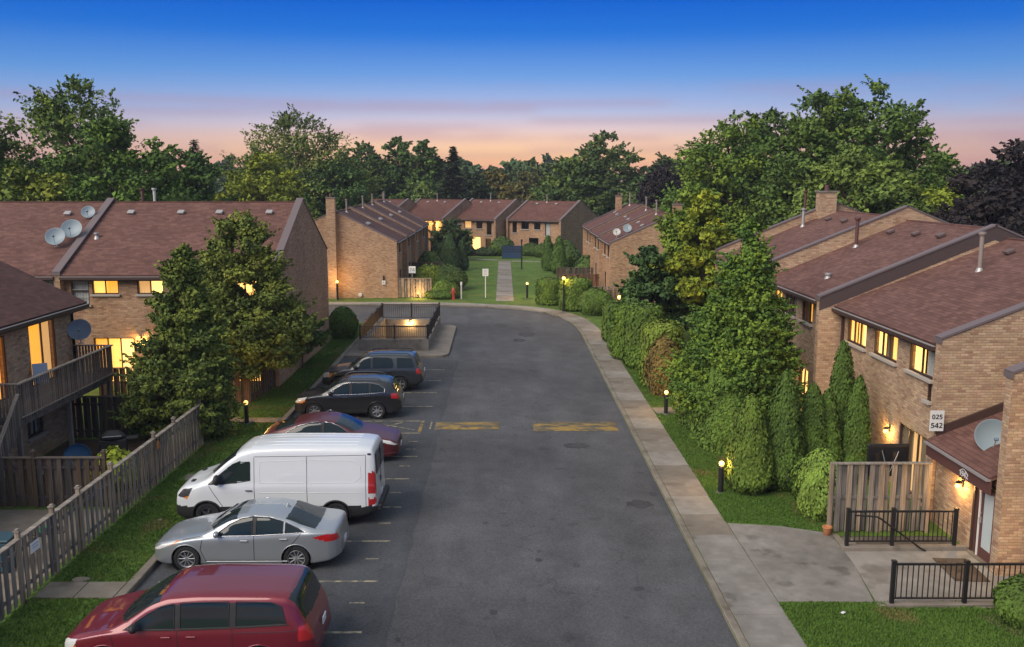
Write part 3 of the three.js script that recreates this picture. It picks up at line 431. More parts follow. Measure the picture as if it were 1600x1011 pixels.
fence('tall grey board privacy fence beside the black stair rail', [9.08, -23.85], [11.85, -23.85], 2.05, { rise: 0, posts: [0.03, 1.4, 2.76], rails: [1.05], side: 0.03, pitch: 0.152, bw: 0.142 });
fence('low wooden fence glowing amber beside the tall chimney house', [-9.35, -75.2], [-6.15, -75.2], 1.7, { rise: 0, posts: [0.03, 1.6, 3.2], bw: 0.2, pitch: 0.24 });
fence('pale board fence at the corner of the house with the roof dishes', [6.6, -69.1], [8.5, -69.1], 1.7, { rise: 0, posts: [0, 1.9], bw: 0.12, pitch: 0.24 });
fence('brown board patio fence in front of the right middle terrace', [5.1, -76.4], [8.2, -76.4], 1.9, { woods: M.brownWoods, rise: 0, bw: 0.24, pitch: 0.28 });
fence('grey green board patio fence deeper along the right middle terrace', [4.9, -82.3], [8.3, -82.3], 1.9, { woods: M.darkWoods, rise: 0, bw: 0.24, pitch: 0.28 });
fence('dark board patio fence in front of the left middle terrace', [-9.0, -88], [-5.9, -88], 1.9, { woods: M.darkWoods, rise: 0, bw: 0.24, pitch: 0.28 });

function railing(label, a, b, h, o = {}) { // black metal rail
  const dx = b[0] - a[0], dz = b[1] - a[1], L = Math.hypot(dx, dz), f = thing('metal_railing', label, 'railing', [a[0], a[2] ?? 0.2, a[1]], Math.atan2(-dz, dx), o.group), pr = o.post ?? 0.045;
  mesh('top_rail', bx(L, 0.05, 0.06, L / 2, h, 0, 0.008), M.darkMetal, f); mesh('bottom_rail', bx(L, 0.035, 0.035, L / 2, 0.12, 0), M.darkMetal, f);
  const n = Math.round(L / (o.pitch || 0.125)); const g = bx(0.02, h - 0.13, 0.02, 0, (h + 0.12) / 2, 0);
  for (let i = 1; i < n; i++) { const m = mesh('baluster', g, M.darkMetal, f); m.position.x = i / n * L; }
  for (const x of o.posts) { const q = mesh('post', bx(pr * 2, h + 0.06, pr * 2, x, (h + 0.06) / 2, 0, 0.008), M.darkMetal, f); mesh('post_cap', bx(pr * 2.5, 0.035, pr * 2.5, x, h + 0.075, 0, 0.01), M.darkMetal, q); }
  return f;
}
const rl1 = railing('black metal stair rail with a sloping handrail by the privacy fence', [9.1, -22.61, 0.24], [12.05, -22.61], 0.95, { posts: [0.04, 1.25, 2.92] });
mesh('handrail', tube([V(0.15, 0.9, 0.14), V(0.7, 0.86, 0.14), V(0.85, 0.8, 0.14), V(1.9, 0.02, 0.14), V(2.1, -0.1, 0.14)], 0.024, 8, 40), M.darkMetal, rl1);
railing('black metal rail in front of the maroon entry door', [8.93, -19.4, 0.2], [13.0, -19.36], 0.95, { posts: [0.04, 1.72, 3.4] });

{ // sunken stair with concrete walls on its raised island
  const pad = [[-8.98, -49.7], [-3.9, -49.6], [-3.45, -49.75], [-3.2, -50.1], [-3.15, -50.6], [-3.22, -60.0], [-3.5, -60.5], [-3.9, -60.7], [-4.36, -61.1], [-8.98, -61.2]];
  const hole = [[-8.1, -51.4], [-4.65, -51.4], [-4.65, -60.7], [-8.1, -60.7]];
  const s = shapeOf(pad.map(([x, z]) => [x, -z])); s.holes.push(shapeOf(hole.map(([x, z]) => [x, -z])));
  const g = new THREE.ExtrudeGeometry(s, { depth: 0.12, bevelEnabled: true, bevelThickness: 0.02, bevelSize: 0.02, bevelOffset: -0.02, bevelSegments: 1 }); g.rotateX(-Math.PI / 2); struct('traffic_island', metric(g, false), M.concreteB);
  const w = thing('stairwell', 'sunken concrete stairwell on the raised island in the drive', 'stairwell', [-6.38, 0, -56]);
  const wall = (x0, x1, z0, z1, t) => box2(x0, x1, -2.6, t, z0, z1, 0.015);
  mesh('near_wall', wall(-2.02, 2.02, 4.6, 4.85, 0.8), M.concreteWorn, w); mesh('far_wall', wall(-2.02, 2.02, -5.0, -4.72, 0.5), M.concreteWorn, w);
  mesh('side_wall', wall(-2.02, -1.74, -4.718, 4.598, 0.62), M.concreteWorn, w); mesh('side_wall', wall(1.74, 2.02, -4.718, 4.598, 0.72), M.concreteWorn, w);
  mesh('floor', box2(-1.74, 1.74, -2.7, -2.6, -4.72, 4.6), M.concreteC, w);
  for (let k = 0; k < 12; k++) mesh('step', box2(-1.73, 1.73, -2.6, -0.25 - k * 0.18, 4.3 - k * 0.3 - 0.3, 4.3 - k * 0.3), M.concreteC, w);
  const po = [[-8.34, -51.25], [-4.42, -51.25], [-4.42, -60.85], [-8.34, -60.85]];
  railing('black rail along the near wall of the sunken stair', [po[0][0], po[0][1], 0.8], po[1], 0.76, { posts: [0.03, 2.0, 3.9], pitch: 0.13, group: 'rails round the sunken stair' });
  railing('black rail along the drive side of the sunken stair', [po[1][0], po[1][1], 0.72], po[2], 0.84, { posts: [0.05, 2.4, 4.8, 7.2, 9.55], pitch: 0.13, group: 'rails round the sunken stair' });
  railing('black rail along the far wall of the sunken stair', [po[3][0], po[3][1], 0.5], po[2], 1.0, { posts: [0.03, 2.0, 3.9], pitch: 0.13, group: 'rails round the sunken stair' });
  railing('black rail along the lawn side of the sunken stair', [po[0][0], po[0][1] + 0.02, 0.62], po[3], 0.9, { posts: [0.05, 2.4, 4.8, 7.2, 9.55], pitch: 0.13, group: 'rails round the sunken stair' });
}

// --- lamps: each one a glowing globe with a light of its own inside
function glow(parent, x, y, z, power, r = 0.09) { const l = new THREE.PointLight(rgb(1, 0.56, 0.17), power, 0, 2); l.position.set(x, y, z); l.castShadow = true; l.shadow.radius = 3; l.name = 'light'; parent.add(l); return mesh('globe', (() => { const g = new THREE.SphereGeometry(r, 16, 12).toNonIndexed(); g.translate(x, y, z); return g; })(), M.bulb, parent); }
function bollard(label, x, z, h, power, r = 0.085) {
  const b = thing('bollard_lamp', label, 'lamp', [x, LAWN, z], 0, 'lit bollard lamps');
  mesh('base', cyl(0.15, 0.13, 0.04, 0, 0, 0, 16), M.concreteC, b); mesh('post', cyl(0.085, 0.085, h - 0.2, 0, 0.03, 0, 16), M.darkMetal, b);
  glow(b, 0, h - 0.06, 0, power, r); mesh('collar', cyl(0.095, 0.07, 0.05, 0, h - 0.19, 0, 16), M.darkMetal, b); return b;
}
bollard('short black bollard lamp near the concrete forecourt, beside the conical cedars', 6.85, -27.1, 1.02, 4.2);
bollard('short black bollard lamp beside the sidewalk at the far end of the tall hedge', 6.85, -36.8, 1.0, 5);
bollard('short black bollard lamp on the lawn right of the central footpath', 1.95, -74.5, 1.35, 14, 0.1);
bollard('short black bollard lamp on the left lawn between fence and parking', -10.45, -35.4, 0.95, 6, 0.085);
bollard('black bollard lamp by the street left of the tall chimney', -13.75, -73.6, 1.6, 8, 0.12);
function poleLamp(label, x, z, h, power) { const b = thing('post_lamp', label, 'lamp', [x, LAWN, z], 0, 'lit post lamps'); mesh('post', merge([cyl(0.07, 0.05, h - 0.14, 0, 0, 0, 12), cyl(0.1, 0.08, 0.12, 0, 0, 0, 12)]), M.darkMetal, b); glow(b, 0, h, 0, power, 0.13); mesh('cap', cyl(0.1, 0.04, 0.05, 0, h + 0.12, 0, 12), M.darkMetal, b); }
poleLamp('thin black post lamp between the clipped round shrubs', 4.5, -66.9, 2.55, 7);
poleLamp('black post lamp rising out of the hedge row near the drive curve', 7.5, -57.6, 2.3, 7);
function wallLamp(label, pos, turn, power) { // z out of the wall
  const b = thing('wall_lamp', label, 'lamp', pos, turn, 'lit wall lanterns');
  mesh('bracket', merge([bx(0.09, 0.16, 0.03, 0, 0.06, 0.015), bx(0.03, 0.03, 0.12, 0, 0.13, 0.07), lathe([[0.001, 0.15], [0.08, 0.1], [0.085, 0.085], [0.001, 0.085]], 12).translate(0, 0, 0.13)]), M.darkMetal, b);
  glow(b, 0, 0.0, 0.13, power, 0.08); return b;
}
wallLamp('lit wall lantern beside the patio door of the near right townhouse', [12.65, 1.75, -28.35], FACE_L, 3.2);
wallLamp('lit wall lantern beside the maroon entry door', [12.4, 1.72, -23.1], FACE_L, 3.4);
wallLamp('lit wall lantern glowing through the cedars on the second right townhouse', [12.1, 2.1, -36.75], FACE_L, 3.2);
wallLamp('lit wall lantern beside the patio door of the left townhouse', [-17.35, 2.35, -42.4], 0, 4);
wallLamp('lit wall lantern on the far wall of the sunken stair', [-6.45, 0.28, -60.71], 0, 8);
wallLamp('small lantern low on the right wall inside the sunken stair', [-4.66, -0.6, -55.6], FACE_L, 5);
wallLamp('lit lantern glowing orange under the eaves of the distant terrace', [-9.62, 4.15, -122.5], R(-33), 22);
{ const b = thing('patio_lamp', 'small lamp lighting the fence beside the tall chimney house', 'lamp', [-7.2, LAWN, -74.5]); mesh('stake', cyl(0.03, 0.03, 0.4, 0, 0, 0, 8), M.darkMetal, b); glow(b, 0, 0.48, 0, 7, 0.07); }

// --- dishes
function dish(label, pos, yaw, pitch, r, mat, foot, group) {
  const d = thing('satellite_dish', label, 'satellite dish', pos, yaw, group);
  const pr = []; for (let i = 0; i <= 10; i++) { const q = i / 10 * r; pr.push([q, 0.32 * q * q / r]); } for (let i = 10; i >= 0; i--) { const q = i / 10 * r; pr.push([q, 0.32 * q * q / r - 0.02]); }
  const tilt = (g) => { g.rotateX(Math.PI / 2 - pitch); return g; };
  mesh('reflector', tilt(lathe(pr, 32)), mat, d);
  mesh('arm', tilt(bar(V(0, 0.02, r * 0.9), V(0, r * 0.85, r * 0.25), 0.014)), M.galv, d); const l = bx(0.1, 0.14, 0.08, 0, r * 0.9, r * 0.22, 0.02); mesh('receiver', tilt(l), M.dishBlue, d);
  mesh('mast', merge([tilt(bx(0.16, 0.05, 0.16, 0, -0.04, 0)), bar(V(0, 0, -0.06), V(0, foot * 0.55, -0.14), 0.022), bar(V(0, foot * 0.55, -0.14), V(0, foot, -0.1), 0.022)]), M.galv, d); mesh('foot_plate', bx(0.2, 0.03, 0.2, 0, foot, -0.1), M.galv, d); return d;
}
dish('large grey dish lowest beside the parapet on the left roof', [-22.0, 7.12, -44.3], 0.2, 0.5, 0.46, M.dish, -0.45, 'dishes on the left roof');
dish('large grey dish in the middle of three beside the parapet on the left roof', [-21.5, 7.46, -45.0], 0.15, 0.5, 0.5, M.dish, -0.5, 'dishes on the left roof');
dish('small grey dish highest beside the parapet on the left roof', [-21.5, 8.24, -46.9], 0.2, 0.5, 0.34, M.dish, -0.4, 'dishes on the left roof');
dish('blue grey dish at the far end of the raised deck', [-16.25, 4.2, -34.0], 0.35, 0.45, 0.42, M.dishBlue, -0.5);
dish('large grey dish on the low entry roof beside the right edge', [12.95, 3.15, -22.9], -0.25, 0.35, 0.46, M.dish, -0.56);
dish('pale square-looking dish near the eave on the right middle terrace roof', [8.95, 5.85, -71.1], -0.2, 0.5, 0.3, M.offwhite, -0.5, 'dishes on the right middle roof');
dish('blue grey dish higher up the right middle terrace roof', [9.75, 6.15, -70.9], -0.2, 0.5, 0.34, M.dish, -0.4, 'dishes on the right middle roof');

// --- signs
const font = await new FontLoader().loadAsync('fonts/droid/droid_sans_bold.typeface.json');
const letters = (t, size, depth = 0.004) => { const g = new TextGeometry(t, { font, size, depth, curveSegments: 3, bevelEnabled: false }); g.computeBoundingBox(); const b = g.boundingBox; g.translate(-(b.min.x + b.max.x) / 2, -(b.min.y + b.max.y) / 2, 0); return g.index ? g.toNonIndexed() : g; };
const ink = std({ color: rgb(0.02, 0.02, 0.022), roughness: 0.7 });
{
  const s = thing('number_sign', 'white house number sign with two rows of black digits on the brick corner', 'sign', [12.25, 3.15, -24.5], 0.0);
  mesh('plate', bx(0.4, 0.6, 0.02, 0, 0, 0.01, 0.006), M.white, s); const t = letters('025', 0.135); t.translate(0, 0.12, 0.021); mesh('digits', t, ink, s); const t2 = letters('542', 0.15); t2.translate(0, -0.13, 0.021); mesh('digits', t2, ink, s);
}
{ const s = thing('fascia_number', 'small white house number on the brown porch fascia', 'sign', [12.069, 2.25, -22.5], FACE_L); const t = letters('1942', 0.15); t.rotateZ(0); mesh('digits', t, M.white, s); const sw = new THREE.TorusGeometry(0.2, 0.012, 5, 12, 1.6).toNonIndexed(); sw.rotateZ(0.75); sw.translate(0, -0.07, 0.006); mesh('flourish', sw, M.white, s); }
{ const s = thing('sign_post', 'white notice board on a thin white post by the central footpath', 'sign', [-1.55, LAWN, -75.2], 0.05); mesh('post', cyl(0.04, 0.035, 2.3, 0, 0, 0, 8), M.white, s); mesh('board', bx(0.5, 0.62, 0.03, 0, 2.15, 0.04, 0.01), M.white, s); const gs = []; for (let k = 0; k < 4; k++) gs.push(bx(0.34 - (k % 2) * 0.08, 0.03, 0.003, 0, 2.34 - k * 0.12, 0.057)); mesh('print', merge(gs), std({ color: rgb(0.3, 0.3, 0.32), roughness: 0.8 }), s); }
{ const s = thing('square_sign', 'square white sign on a post above the glowing fence', 'sign', [-7.75, LAWN, -75.6], 0); mesh('post', cyl(0.03, 0.03, 2.5, 0, 0, 0, 8), M.galv, s); mesh('plate', bx(0.58, 0.58, 0.02, 0, 2.35, 0.04, 0.005), M.white, s); const t = letters('74', 0.3); t.translate(0, 2.35, 0.051); mesh('digits', t, std({ color: rgb(0.35, 0.33, 0.3), roughness: 0.8 }), s); }
{ const s = thing('marker_post', 'pale marker post beside the red hydrant', 'post', [-3.55, LAWN, -74.3]); mesh('post', bx(0.12, 1.3, 0.08, 0, 0.65, 0, 0.02), M.offwhite, s); mesh('head', bx(0.16, 0.3, 0.1, 0, 1.3, 0, 0.03), M.white, s); }
{
  const s = thing('fire_hydrant', 'red fire hydrant at the edge of the lawn', 'hydrant', [-4.2, LAWN, -74.1]), red = std({ color: rgb(0.42, 0.05, 0.04), roughness: 0.5 });
  mesh('barrel', lathe([[0.001, 0], [0.17, 0], [0.17, 0.05], [0.11, 0.06], [0.11, 0.7], [0.15, 0.72], [0.15, 0.78], [0.12, 0.82], [0.09, 0.92], [0.03, 0.97], [0.03, 1.03], [0.001, 1.03]], 16), red, s);
  for (const [a, r] of [[0, 0.07], [Math.PI, 0.07], [-Math.PI / 2, 0.09]]) { const g = bar(V(0.08, 0.58, 0), V(0.2, 0.58, 0), r, 10); g.rotateY(a); mesh('outlet_cap', g, red, s); }
}
{ const s = thing('wall_meter', 'white electric meter on the tan gable wall', 'meter', [-10.1, 1.25, -75.1]); mesh('box', bx(0.3, 0.34, 0.12, 0, 0.17, 0.06, 0.02), M.white, s); mesh('dial', bar(V(0, 0.2, 0.12), V(0, 0.2, 0.18), 0.1, 14), M.glass, s); mesh('conduit', bx(0.12, 0.4, 0.08, 0, 0.55, 0.04), M.darkMetal, s); }
{ const s = thing('vent_cover', 'pale round vent cover low on the tan gable wall', 'vent', [-12.1, 0.4, -75.1]); mesh('hood', bar(V(0, 0, 0), V(0, 0, 0.12), 0.16, 16), M.white, s); mesh('grille', bx(0.22, 0.03, 0.02, 0, 0, 0.13), M.galv, s); }
{ // navy privacy screen on the far lawn
  const s = thing('privacy_screen', 'navy blue slatted screen standing on the far lawn', 'screen', [1.05, LAWN, -113.5]), navy = std({ color: rgb(0.012, 0.03, 0.075), roughness: 0.7 }), navy2 = std({ color: rgb(0.018, 0.05, 0.12), roughness: 0.7 });
  for (let k = 0; k < 5; k++) mesh('slat', bx(2.5, 0.3, 0.05, 0, 0.25 + k * 0.32, 0, 0.01), k < 2 ? navy2 : navy, s); for (const x of [-1.22, 1.22]) mesh('post', bx(0.09, 1.8, 0.09, x, 0.9, -0.08), navy, s);
}
{ const s = thing('lawn_post', 'thin dark post on the lawn right of the footpath', 'post', [2.0, LAWN, -100]); mesh('post', cyl(0.08, 0.07, 3.2, 0, 0, 0, 10), M.darkMetal, s); mesh('head', bx(0.2, 0.3, 0.2, 0, 3.2, 0, 0.03), M.darkMetal, s); }

{ // raised deck
  const d = thing('raised_deck', 'grey weathered timber deck with slatted rail on posts', 'deck', [0, 0, 0]), W = [tint(M.woods[0], '#d2d0d0'), tint(M.woods[1], '#c4c4c8'), tint(M.woods[1], '#e0dedc')], x0 = -16.58, x1 = -15.15, z0 = -27.4, z1 = -34.1, y = 2.5;
  for (let x = x0 + 0.08; x < x1; x += 0.15) mesh('deck_board', box2(x - 0.07, x + 0.07, y, y + 0.035, z1, z0), M.woods[Math.floor(fr() * 3)], d);
  mesh('beam', merge([box2(x1 - 0.05, x1, y - 0.26, y - 0.001, z1, z0), box2(x0, x1 - 0.051, y - 0.22, y - 0.002, z1, z1 + 0.05), box2(x0, x1 - 0.051, y - 0.22, y - 0.002, z0 - 0.05, z0)]), W[1], d);
  for (const z of [z1 + 0.1, (z0 + z1) / 2, z0 - 0.1]) mesh('post', box2(x1 - 0.2, x1 - 0.06, 0, y - 0.003, z - 0.07, z + 0.07), W[0], d);
  const g = bx(0.022, 1.2, 0.066, 0, 0.6, 0), g2 = bx(0.066, 1.15, 0.022, 0, 0.575, 0);
  for (let z = z0 - 0.05; z > z1; z -= 0.132) { const m = mesh('slat', g, W[Math.floor(fr() * 3)], d); m.position.set(x1 + 0.014, y - 0.12, z); }
  for (const z of [z1, z0]) for (let x = x0 + 0.1; x < x1; x += 0.118) { const m = mesh('slat', g2, W[Math.floor(fr() * 3)], d); m.position.set(x, y - 0.07, z + (z === z0 ? 0.014 : -0.014)); }
  mesh('hand_rail', box2(x1 - 0.07, x1 + 0.07, y + 1.085, y + 1.125, z1 - 0.05, z0 + 0.05), M.woods[0], d); for (const z of [z1, z0]) mesh('hand_rail', box2(x0, x1 - 0.072, y + 1.085, y + 1.12, z - 0.06, z + 0.06), M.woods[0], d);
  // stair flight towards us
  for (let k = 0; k < 9; k++) mesh('tread', box2(x1 - 1.05, x1 - 0.1, y - 0.24 - k * 0.26, y - 0.2 - k * 0.26, z0 + 0.05 + k * 0.26, z0 + 0.34 + k * 0.26), M.woods[2], d);
  for (let k = 0; k < 18; k++) { const m = mesh('slat', bx(0.02, 1.0, 0.09, 0, 0.5, 0), W[k % 3], d); m.position.set(x1 + 0.014, y - 0.25 - k * 0.13, z0 + 0.1 + k * 0.13); }
  mesh('hand_rail', plank(V(x1, y + 0.8, z0 + 0.05), V(x1, y - 1.55, z0 + 2.4), 0.12, 0.04), M.woods[0], d);
}
{ // things in the yards
  const plastic = (r, g, b) => std({ color: rgb(r, g, b), roughness: 0.45 });
  const c = thing('patio_chair', 'pale blue plastic chair on the raised deck', 'chair', [-16.1, 2.54, -30.6], 0.5); const cm = plastic(0.4, 0.47, 0.56);
  mesh('seat', bx(0.46, 0.05, 0.46, 0, 0.42, 0, 0.02), cm, c); const bk = bx(0.48, 0.62, 0.05, 0, 0.3, 0, 0.02); bk.rotateX(-0.25); bk.translate(0, 0.42, -0.2); mesh('backrest', bk, cm, c); for (const [x, z] of [[-0.2, -0.2], [0.2, -0.2], [-0.2, 0.2], [0.2, 0.2]]) mesh('leg', bx(0.04, 0.42, 0.04, x, 0.21, z), cm, c); for (const x of [-0.25, 0.25]) mesh('arm', bx(0.05, 0.04, 0.46, x, 0.63, 0.02, 0.015), cm, c);
  const b = thing('waste_bin', 'dark teal plastic bin behind the long grey fence', 'bin', [-12.75, LAWN, -21.6], 0.1), bm = plastic(0.03, 0.075, 0.1);
  mesh('body', bx(0.62, 0.8, 0.6, 0, 0.42, 0, 0.05), bm, b); mesh('lid', bx(0.7, 0.07, 0.68, 0, 0.86, 0, 0.03), bm, b); for (const x of [-0.28, 0.28]) mesh('wheel', bar(V(x - 0.03, 0.1, -0.3), V(x + 0.03, 0.1, -0.3), 0.1, 14), ink, b);
  const t = thing('garden_table', 'low dark table with green tray behind the long fence', 'table', [-12.2, LAWN, -22.9], 0.2); mesh('tabletop', bx(0.9, 0.04, 0.5, 0, 0.5, 0, 0.01), M.darkWoods[1], t); for (const [x, z] of [[-0.4, -0.2], [0.4, -0.2], [-0.4, 0.2], [0.4, 0.2]]) mesh('leg', bx(0.05, 0.48, 0.05, x, 0.24, z), M.darkWoods[0], t);
  const tr = thing('plastic_tray', 'green plastic tray lying on the low dark table', 'tray', [-12.2, LAWN + 0.52, -22.9], 0.2); mesh('tray', merge([bx(0.4, 0.02, 0.28, 0, 0.01, 0), bx(0.4, 0.06, 0.02, 0, 0.04, 0.14), bx(0.4, 0.06, 0.02, 0, 0.04, -0.14), bx(0.02, 0.06, 0.26, 0.19, 0.04, 0), bx(0.02, 0.06, 0.26, -0.19, 0.04, 0)]), plastic(0.04, 0.25, 0.14), tr);
  // folded blue paddling pool and a covered barbecue under the deck
  const p = thing('paddling_pool', 'blue round paddling pool leaning under the deck', 'pool', [-14.55, LAWN + 0.05, -29.6], 0.35); const pg = lathe([[0.001, 0], [0.72, 0], [0.8, 0.22], [0.84, 0.24], [0.8, 0.26], [0.68, 0.05], [0.001, 0.04]], 32); pg.scale(0.52, 0.52, 0.52); pg.rotateX(1.15); pg.translate(0, 0.4, 0); mesh('shell', pg, plastic(0.015, 0.09, 0.2), p);
  const q = thing('barbecue', 'black covered barbecue beside the deck post', 'barbecue', [-13.75, LAWN, -30.6], 0.3); mesh('cart', bx(0.9, 0.7, 0.5, 0, 0.45, 0, 0.03), ink, q); const hd = lathe([[0.001, 0.3], [0.2, 0.27], [0.36, 0.12], [0.38, 0], [0.001, 0]], 20); hd.scale(1.15, 1, 0.75); hd.translate(0, 0.8, 0); mesh('hood', hd, ink, q); mesh('side_shelf', bx(0.4, 0.04, 0.4, 0.62, 0.8, 0, 0.01), ink, q); mesh('handle', bar(V(-0.3, 0.95, 0.3), V(0.3, 0.95, 0.3), 0.015), M.galv, q);
  const x = thing('storage_box', 'brown box with white label beside the blue pool', 'box', [-15.25, LAWN, -28.7], 0.2); mesh('body', bx(0.6, 0.5, 0.45, 0, 0.25, 0, 0.01), std({ color: rgb(0.09, 0.04, 0.025), roughness: 0.8 }), x); mesh('label', bx(0.2, 0.16, 0.004, -0.05, 0.28, 0.228), M.offwhite, x);
  // black flat screen turned over against the privacy fence
  const s = thing('flat_panel', 'black rounded panel with two thin struts above the privacy fence', 'panel', [10.86, 0.5, -24.35], 0.03); mesh('panel', new RoundedBoxGeometry(1.2, 0.95, 0.08, 3, 0.06).toNonIndexed().translate(0, 1.55, 0), std({ color: rgb(0.012, 0.012, 0.013), roughness: 0.4 }), s);
  mesh('strut', merge([bar(V(0.02, 1.12, 0.06), V(-0.2, 1.85, 0.06), 0.012), bar(V(0.02, 1.12, 0.06), V(0.28, 1.82, 0.06), 0.012)]), M.galv, s); mesh('stand', merge([bx(0.06, 1.5, 0.06, -0.4, 0.4, -0.02), bx(0.06, 1.5, 0.06, 0.4, 0.4, -0.02)]), ink, s);
  const m = thing('door_mat', 'brown door mat outside the maroon entry door', 'mat', [11.55, WALK + 0.004, -21.3], -0.06); mesh('mat', bx(0.85, 0.015, 1.35, 0, 0.008, 0, 0.004), std({ map: concreteMap([82, 66, 50], 95, 1), roughness: 1 }), m);
  const fp = thing('flower_pot', 'small orange terracotta pot at the corner of the privacy fence', 'pot', [8.98, WALK, -23.62]); mesh('pot', lathe([[0.001, 0], [0.09, 0], [0.12, 0.2], [0.135, 0.2], [0.135, 0.24], [0.1, 0.24], [0.09, 0.18], [0.001, 0.18]], 16), std({ color: rgb(0.42, 0.17, 0.07), roughness: 0.9 }), fp);
  const nt = thing('fence_notice', 'small white notice nailed to the long grey fence', 'sign', [-11.2, 1.27, -20.35], FACE_R); mesh('sheet', bx(0.42, 0.26, 0.008, 0, 0, 0.02), M.white, nt); mesh('print', merge([bx(0.3, 0.025, 0.002, 0, 0.05, 0.0255), bx(0.24, 0.025, 0.002, 0, -0.02, 0.0255)]), std({ color: rgb(0.3, 0.36, 0.5), roughness: 0.8 }), nt);
  const no = thing('fence_tag', 'orange tag on the long grey fence post near the trees', 'sign', [-11.18, 1.5, -28.0], FACE_R); mesh('tag', merge([bx(0.13, 0.18, 0.01, 0, 0, 0.02), bx(0.17, 0.08, 0.01, 0, -0.12, 0.02)]), std({ color: rgb(0.6, 0.2, 0.02), roughness: 0.6 }), no);
  const pa = thing('paper_scrap', 'small white scrap of paper on the bottom right lawn', 'litter', [7.7, LAWN + 0.05, -19.0], 0.7); mesh('paper', bx(0.11, 0.02, 0.07, 0, 0.01, 0, 0.006), M.white, pa);
  for (const [px, pz, s1, lb] of [[-10.45, -20.95, 0.2, 'flat grey stone on the lawn by the paving flags'], [-10.0, -24.9, 0.1, 'small brown stone on the lawn by the white van']]) { const g = new THREE.IcosahedronGeometry(s1, 2); const pp = g.attributes.position; for (let i = 0; i < pp.count; i++) { const n = 0.75 + 0.4 * vnoise(pp.getX(i) * 6 + 9, pp.getZ(i) * 6 + 9 + pp.getY(i) * 4); pp.setXYZ(i, pp.getX(i) * n * 1.2, pp.getY(i) * n * 0.35, pp.getZ(i) * n * 0.7); } g.computeVertexNormals(); const st = mesh('stone', metric(g), M.concreteC); st.position.set(px, LAWN + 0.02, pz); tag(st, lb, 'stone'); }
}
// ---------------------------------------------------------------- cars
function curve(pts) { // monotone cubic through [x, y] points
  const n = pts.length, d = [], m = []; for (let i = 0; i < n - 1; i++) d.push((pts[i + 1][1] - pts[i][1]) / (pts[i + 1][0] - pts[i][0]));
  m[0] = d[0]; m[n - 1] = d[n - 2]; for (let i = 1; i < n - 1; i++) m[i] = d[i - 1] * d[i] <= 0 ? 0 : 2 * d[i - 1] * d[i] / (d[i - 1] + d[i]);
  return (x) => { if (x <= pts[0][0]) return pts[0][1]; if (x >= pts[n - 1][0]) return pts[n - 1][1]; let i = 0; while (x > pts[i + 1][0]) i++; const h = pts[i + 1][0] - pts[i][0], t = (x - pts[i][0]) / h, t2 = t * t, t3 = t2 * t; return (2 * t3 - 3 * t2 + 1) * pts[i][1] + (t3 - 2 * t2 + t) * h * m[i] + (-2 * t3 + 3 * t2) * pts[i + 1][1] + (t3 - t2) * h * m[i + 1]; };
}
const inside = (p, x, y) => { let c = false; for (let i = 0, j = p.length - 1; i < p.length; j = i++) if ((p[i][1] > y) !== (p[j][1] > y) && x < (p[j][0] - p[i][0]) * (y - p[i][1]) / (p[j][1] - p[i][1]) + p[i][0]) c = !c; return c; };
const CM = {
  glass: phy({ color: rgb(0.012, 0.02, 0.022), roughness: 0.03, metalness: 0, specularIntensity: 1 }),
  black: std({ color: rgb(0.015, 0.015, 0.016), roughness: 0.6 }), rubber: std({ color: rgb(0.014, 0.014, 0.015), roughness: 0.85 }),
  chrome: std({ color: rgb(0.6, 0.6, 0.62), roughness: 0.18, metalness: 1 }), alloy: std({ color: rgb(0.5, 0.51, 0.53), roughness: 0.32, metalness: 0.85 }), steel: std({ color: rgb(0.09, 0.09, 0.095), roughness: 0.5, metalness: 0.5 }),
  lamp: phy({ color: rgb(0.62, 0.62, 0.6), roughness: 0.12, clearcoat: 1 }), lampDark: phy({ color: rgb(0.05, 0.05, 0.055), roughness: 0.1, clearcoat: 1 }), amber: phy({ color: rgb(0.7, 0.22, 0.03), roughness: 0.15, clearcoat: 1 }), red: phy({ color: rgb(0.42, 0.012, 0.014), roughness: 0.15, clearcoat: 1 }), plate: std({ color: rgb(0.6, 0.62, 0.65), roughness: 0.5 }), interior: std({ color: rgb(0.02, 0.02, 0.02), roughness: 1 }),
};
const paint = (r, g, b, metal = 0.35, cc = 1) => phy({ color: rgb(r, g, b), roughness: 0.38, metalness: metal, clearcoat: cc, clearcoatRoughness: 0.05 });
function wheelParts(car, x, z, side, r, w, spokes, rimMat, hubR = 0.66) { // side: +1 outer face towards +z
  const pr = [[r * 0.62, -w / 2], [r * 0.9, -w / 2], [r * 0.975, -w * 0.4], [r, -w * 0.25], [r, w * 0.25], [r * 0.975, w * 0.4], [r * 0.9, w / 2], [r * hubR, w / 2 - 0.004], [r * 0.62, w * 0.3]];
  const turn = (g) => { g.rotateX(Math.PI / 2); if (side < 0) g.rotateY(Math.PI); g.translate(x, r, z); return g; };
  const tyre = mesh('wheel', turn(lathe(pr, 40)), CM.rubber, car);
  const rr = r * hubR, gs = [lathe([[rr, w / 2 - 0.002], [rr * 0.985, w / 2 + 0.008], [rr * 0.93, w / 2 - 0.004], [rr * 0.9, w * 0.1]], 40), cyl(rr * 0.2, rr * 0.17, 0.03, 0, w / 2 - 0.035, 0, 16)];
  for (let k = 0; k < spokes; k++) { const a = k / spokes * Math.PI * 2, g = bx(rr * 0.8, 0.03, rr * (spokes > 7 ? 0.12 : 0.2), rr * 0.52, w / 2 - 0.03, 0, 0.008); g.rotateY(a); gs.push(g); }
  mesh('rim', turn(merge(gs)), rimMat, tyre); mesh('brake_disc', turn(cyl(rr * 0.92, rr * 0.92, 0.02, 0, 0, 0, 24)), CM.steel, tyre);
}
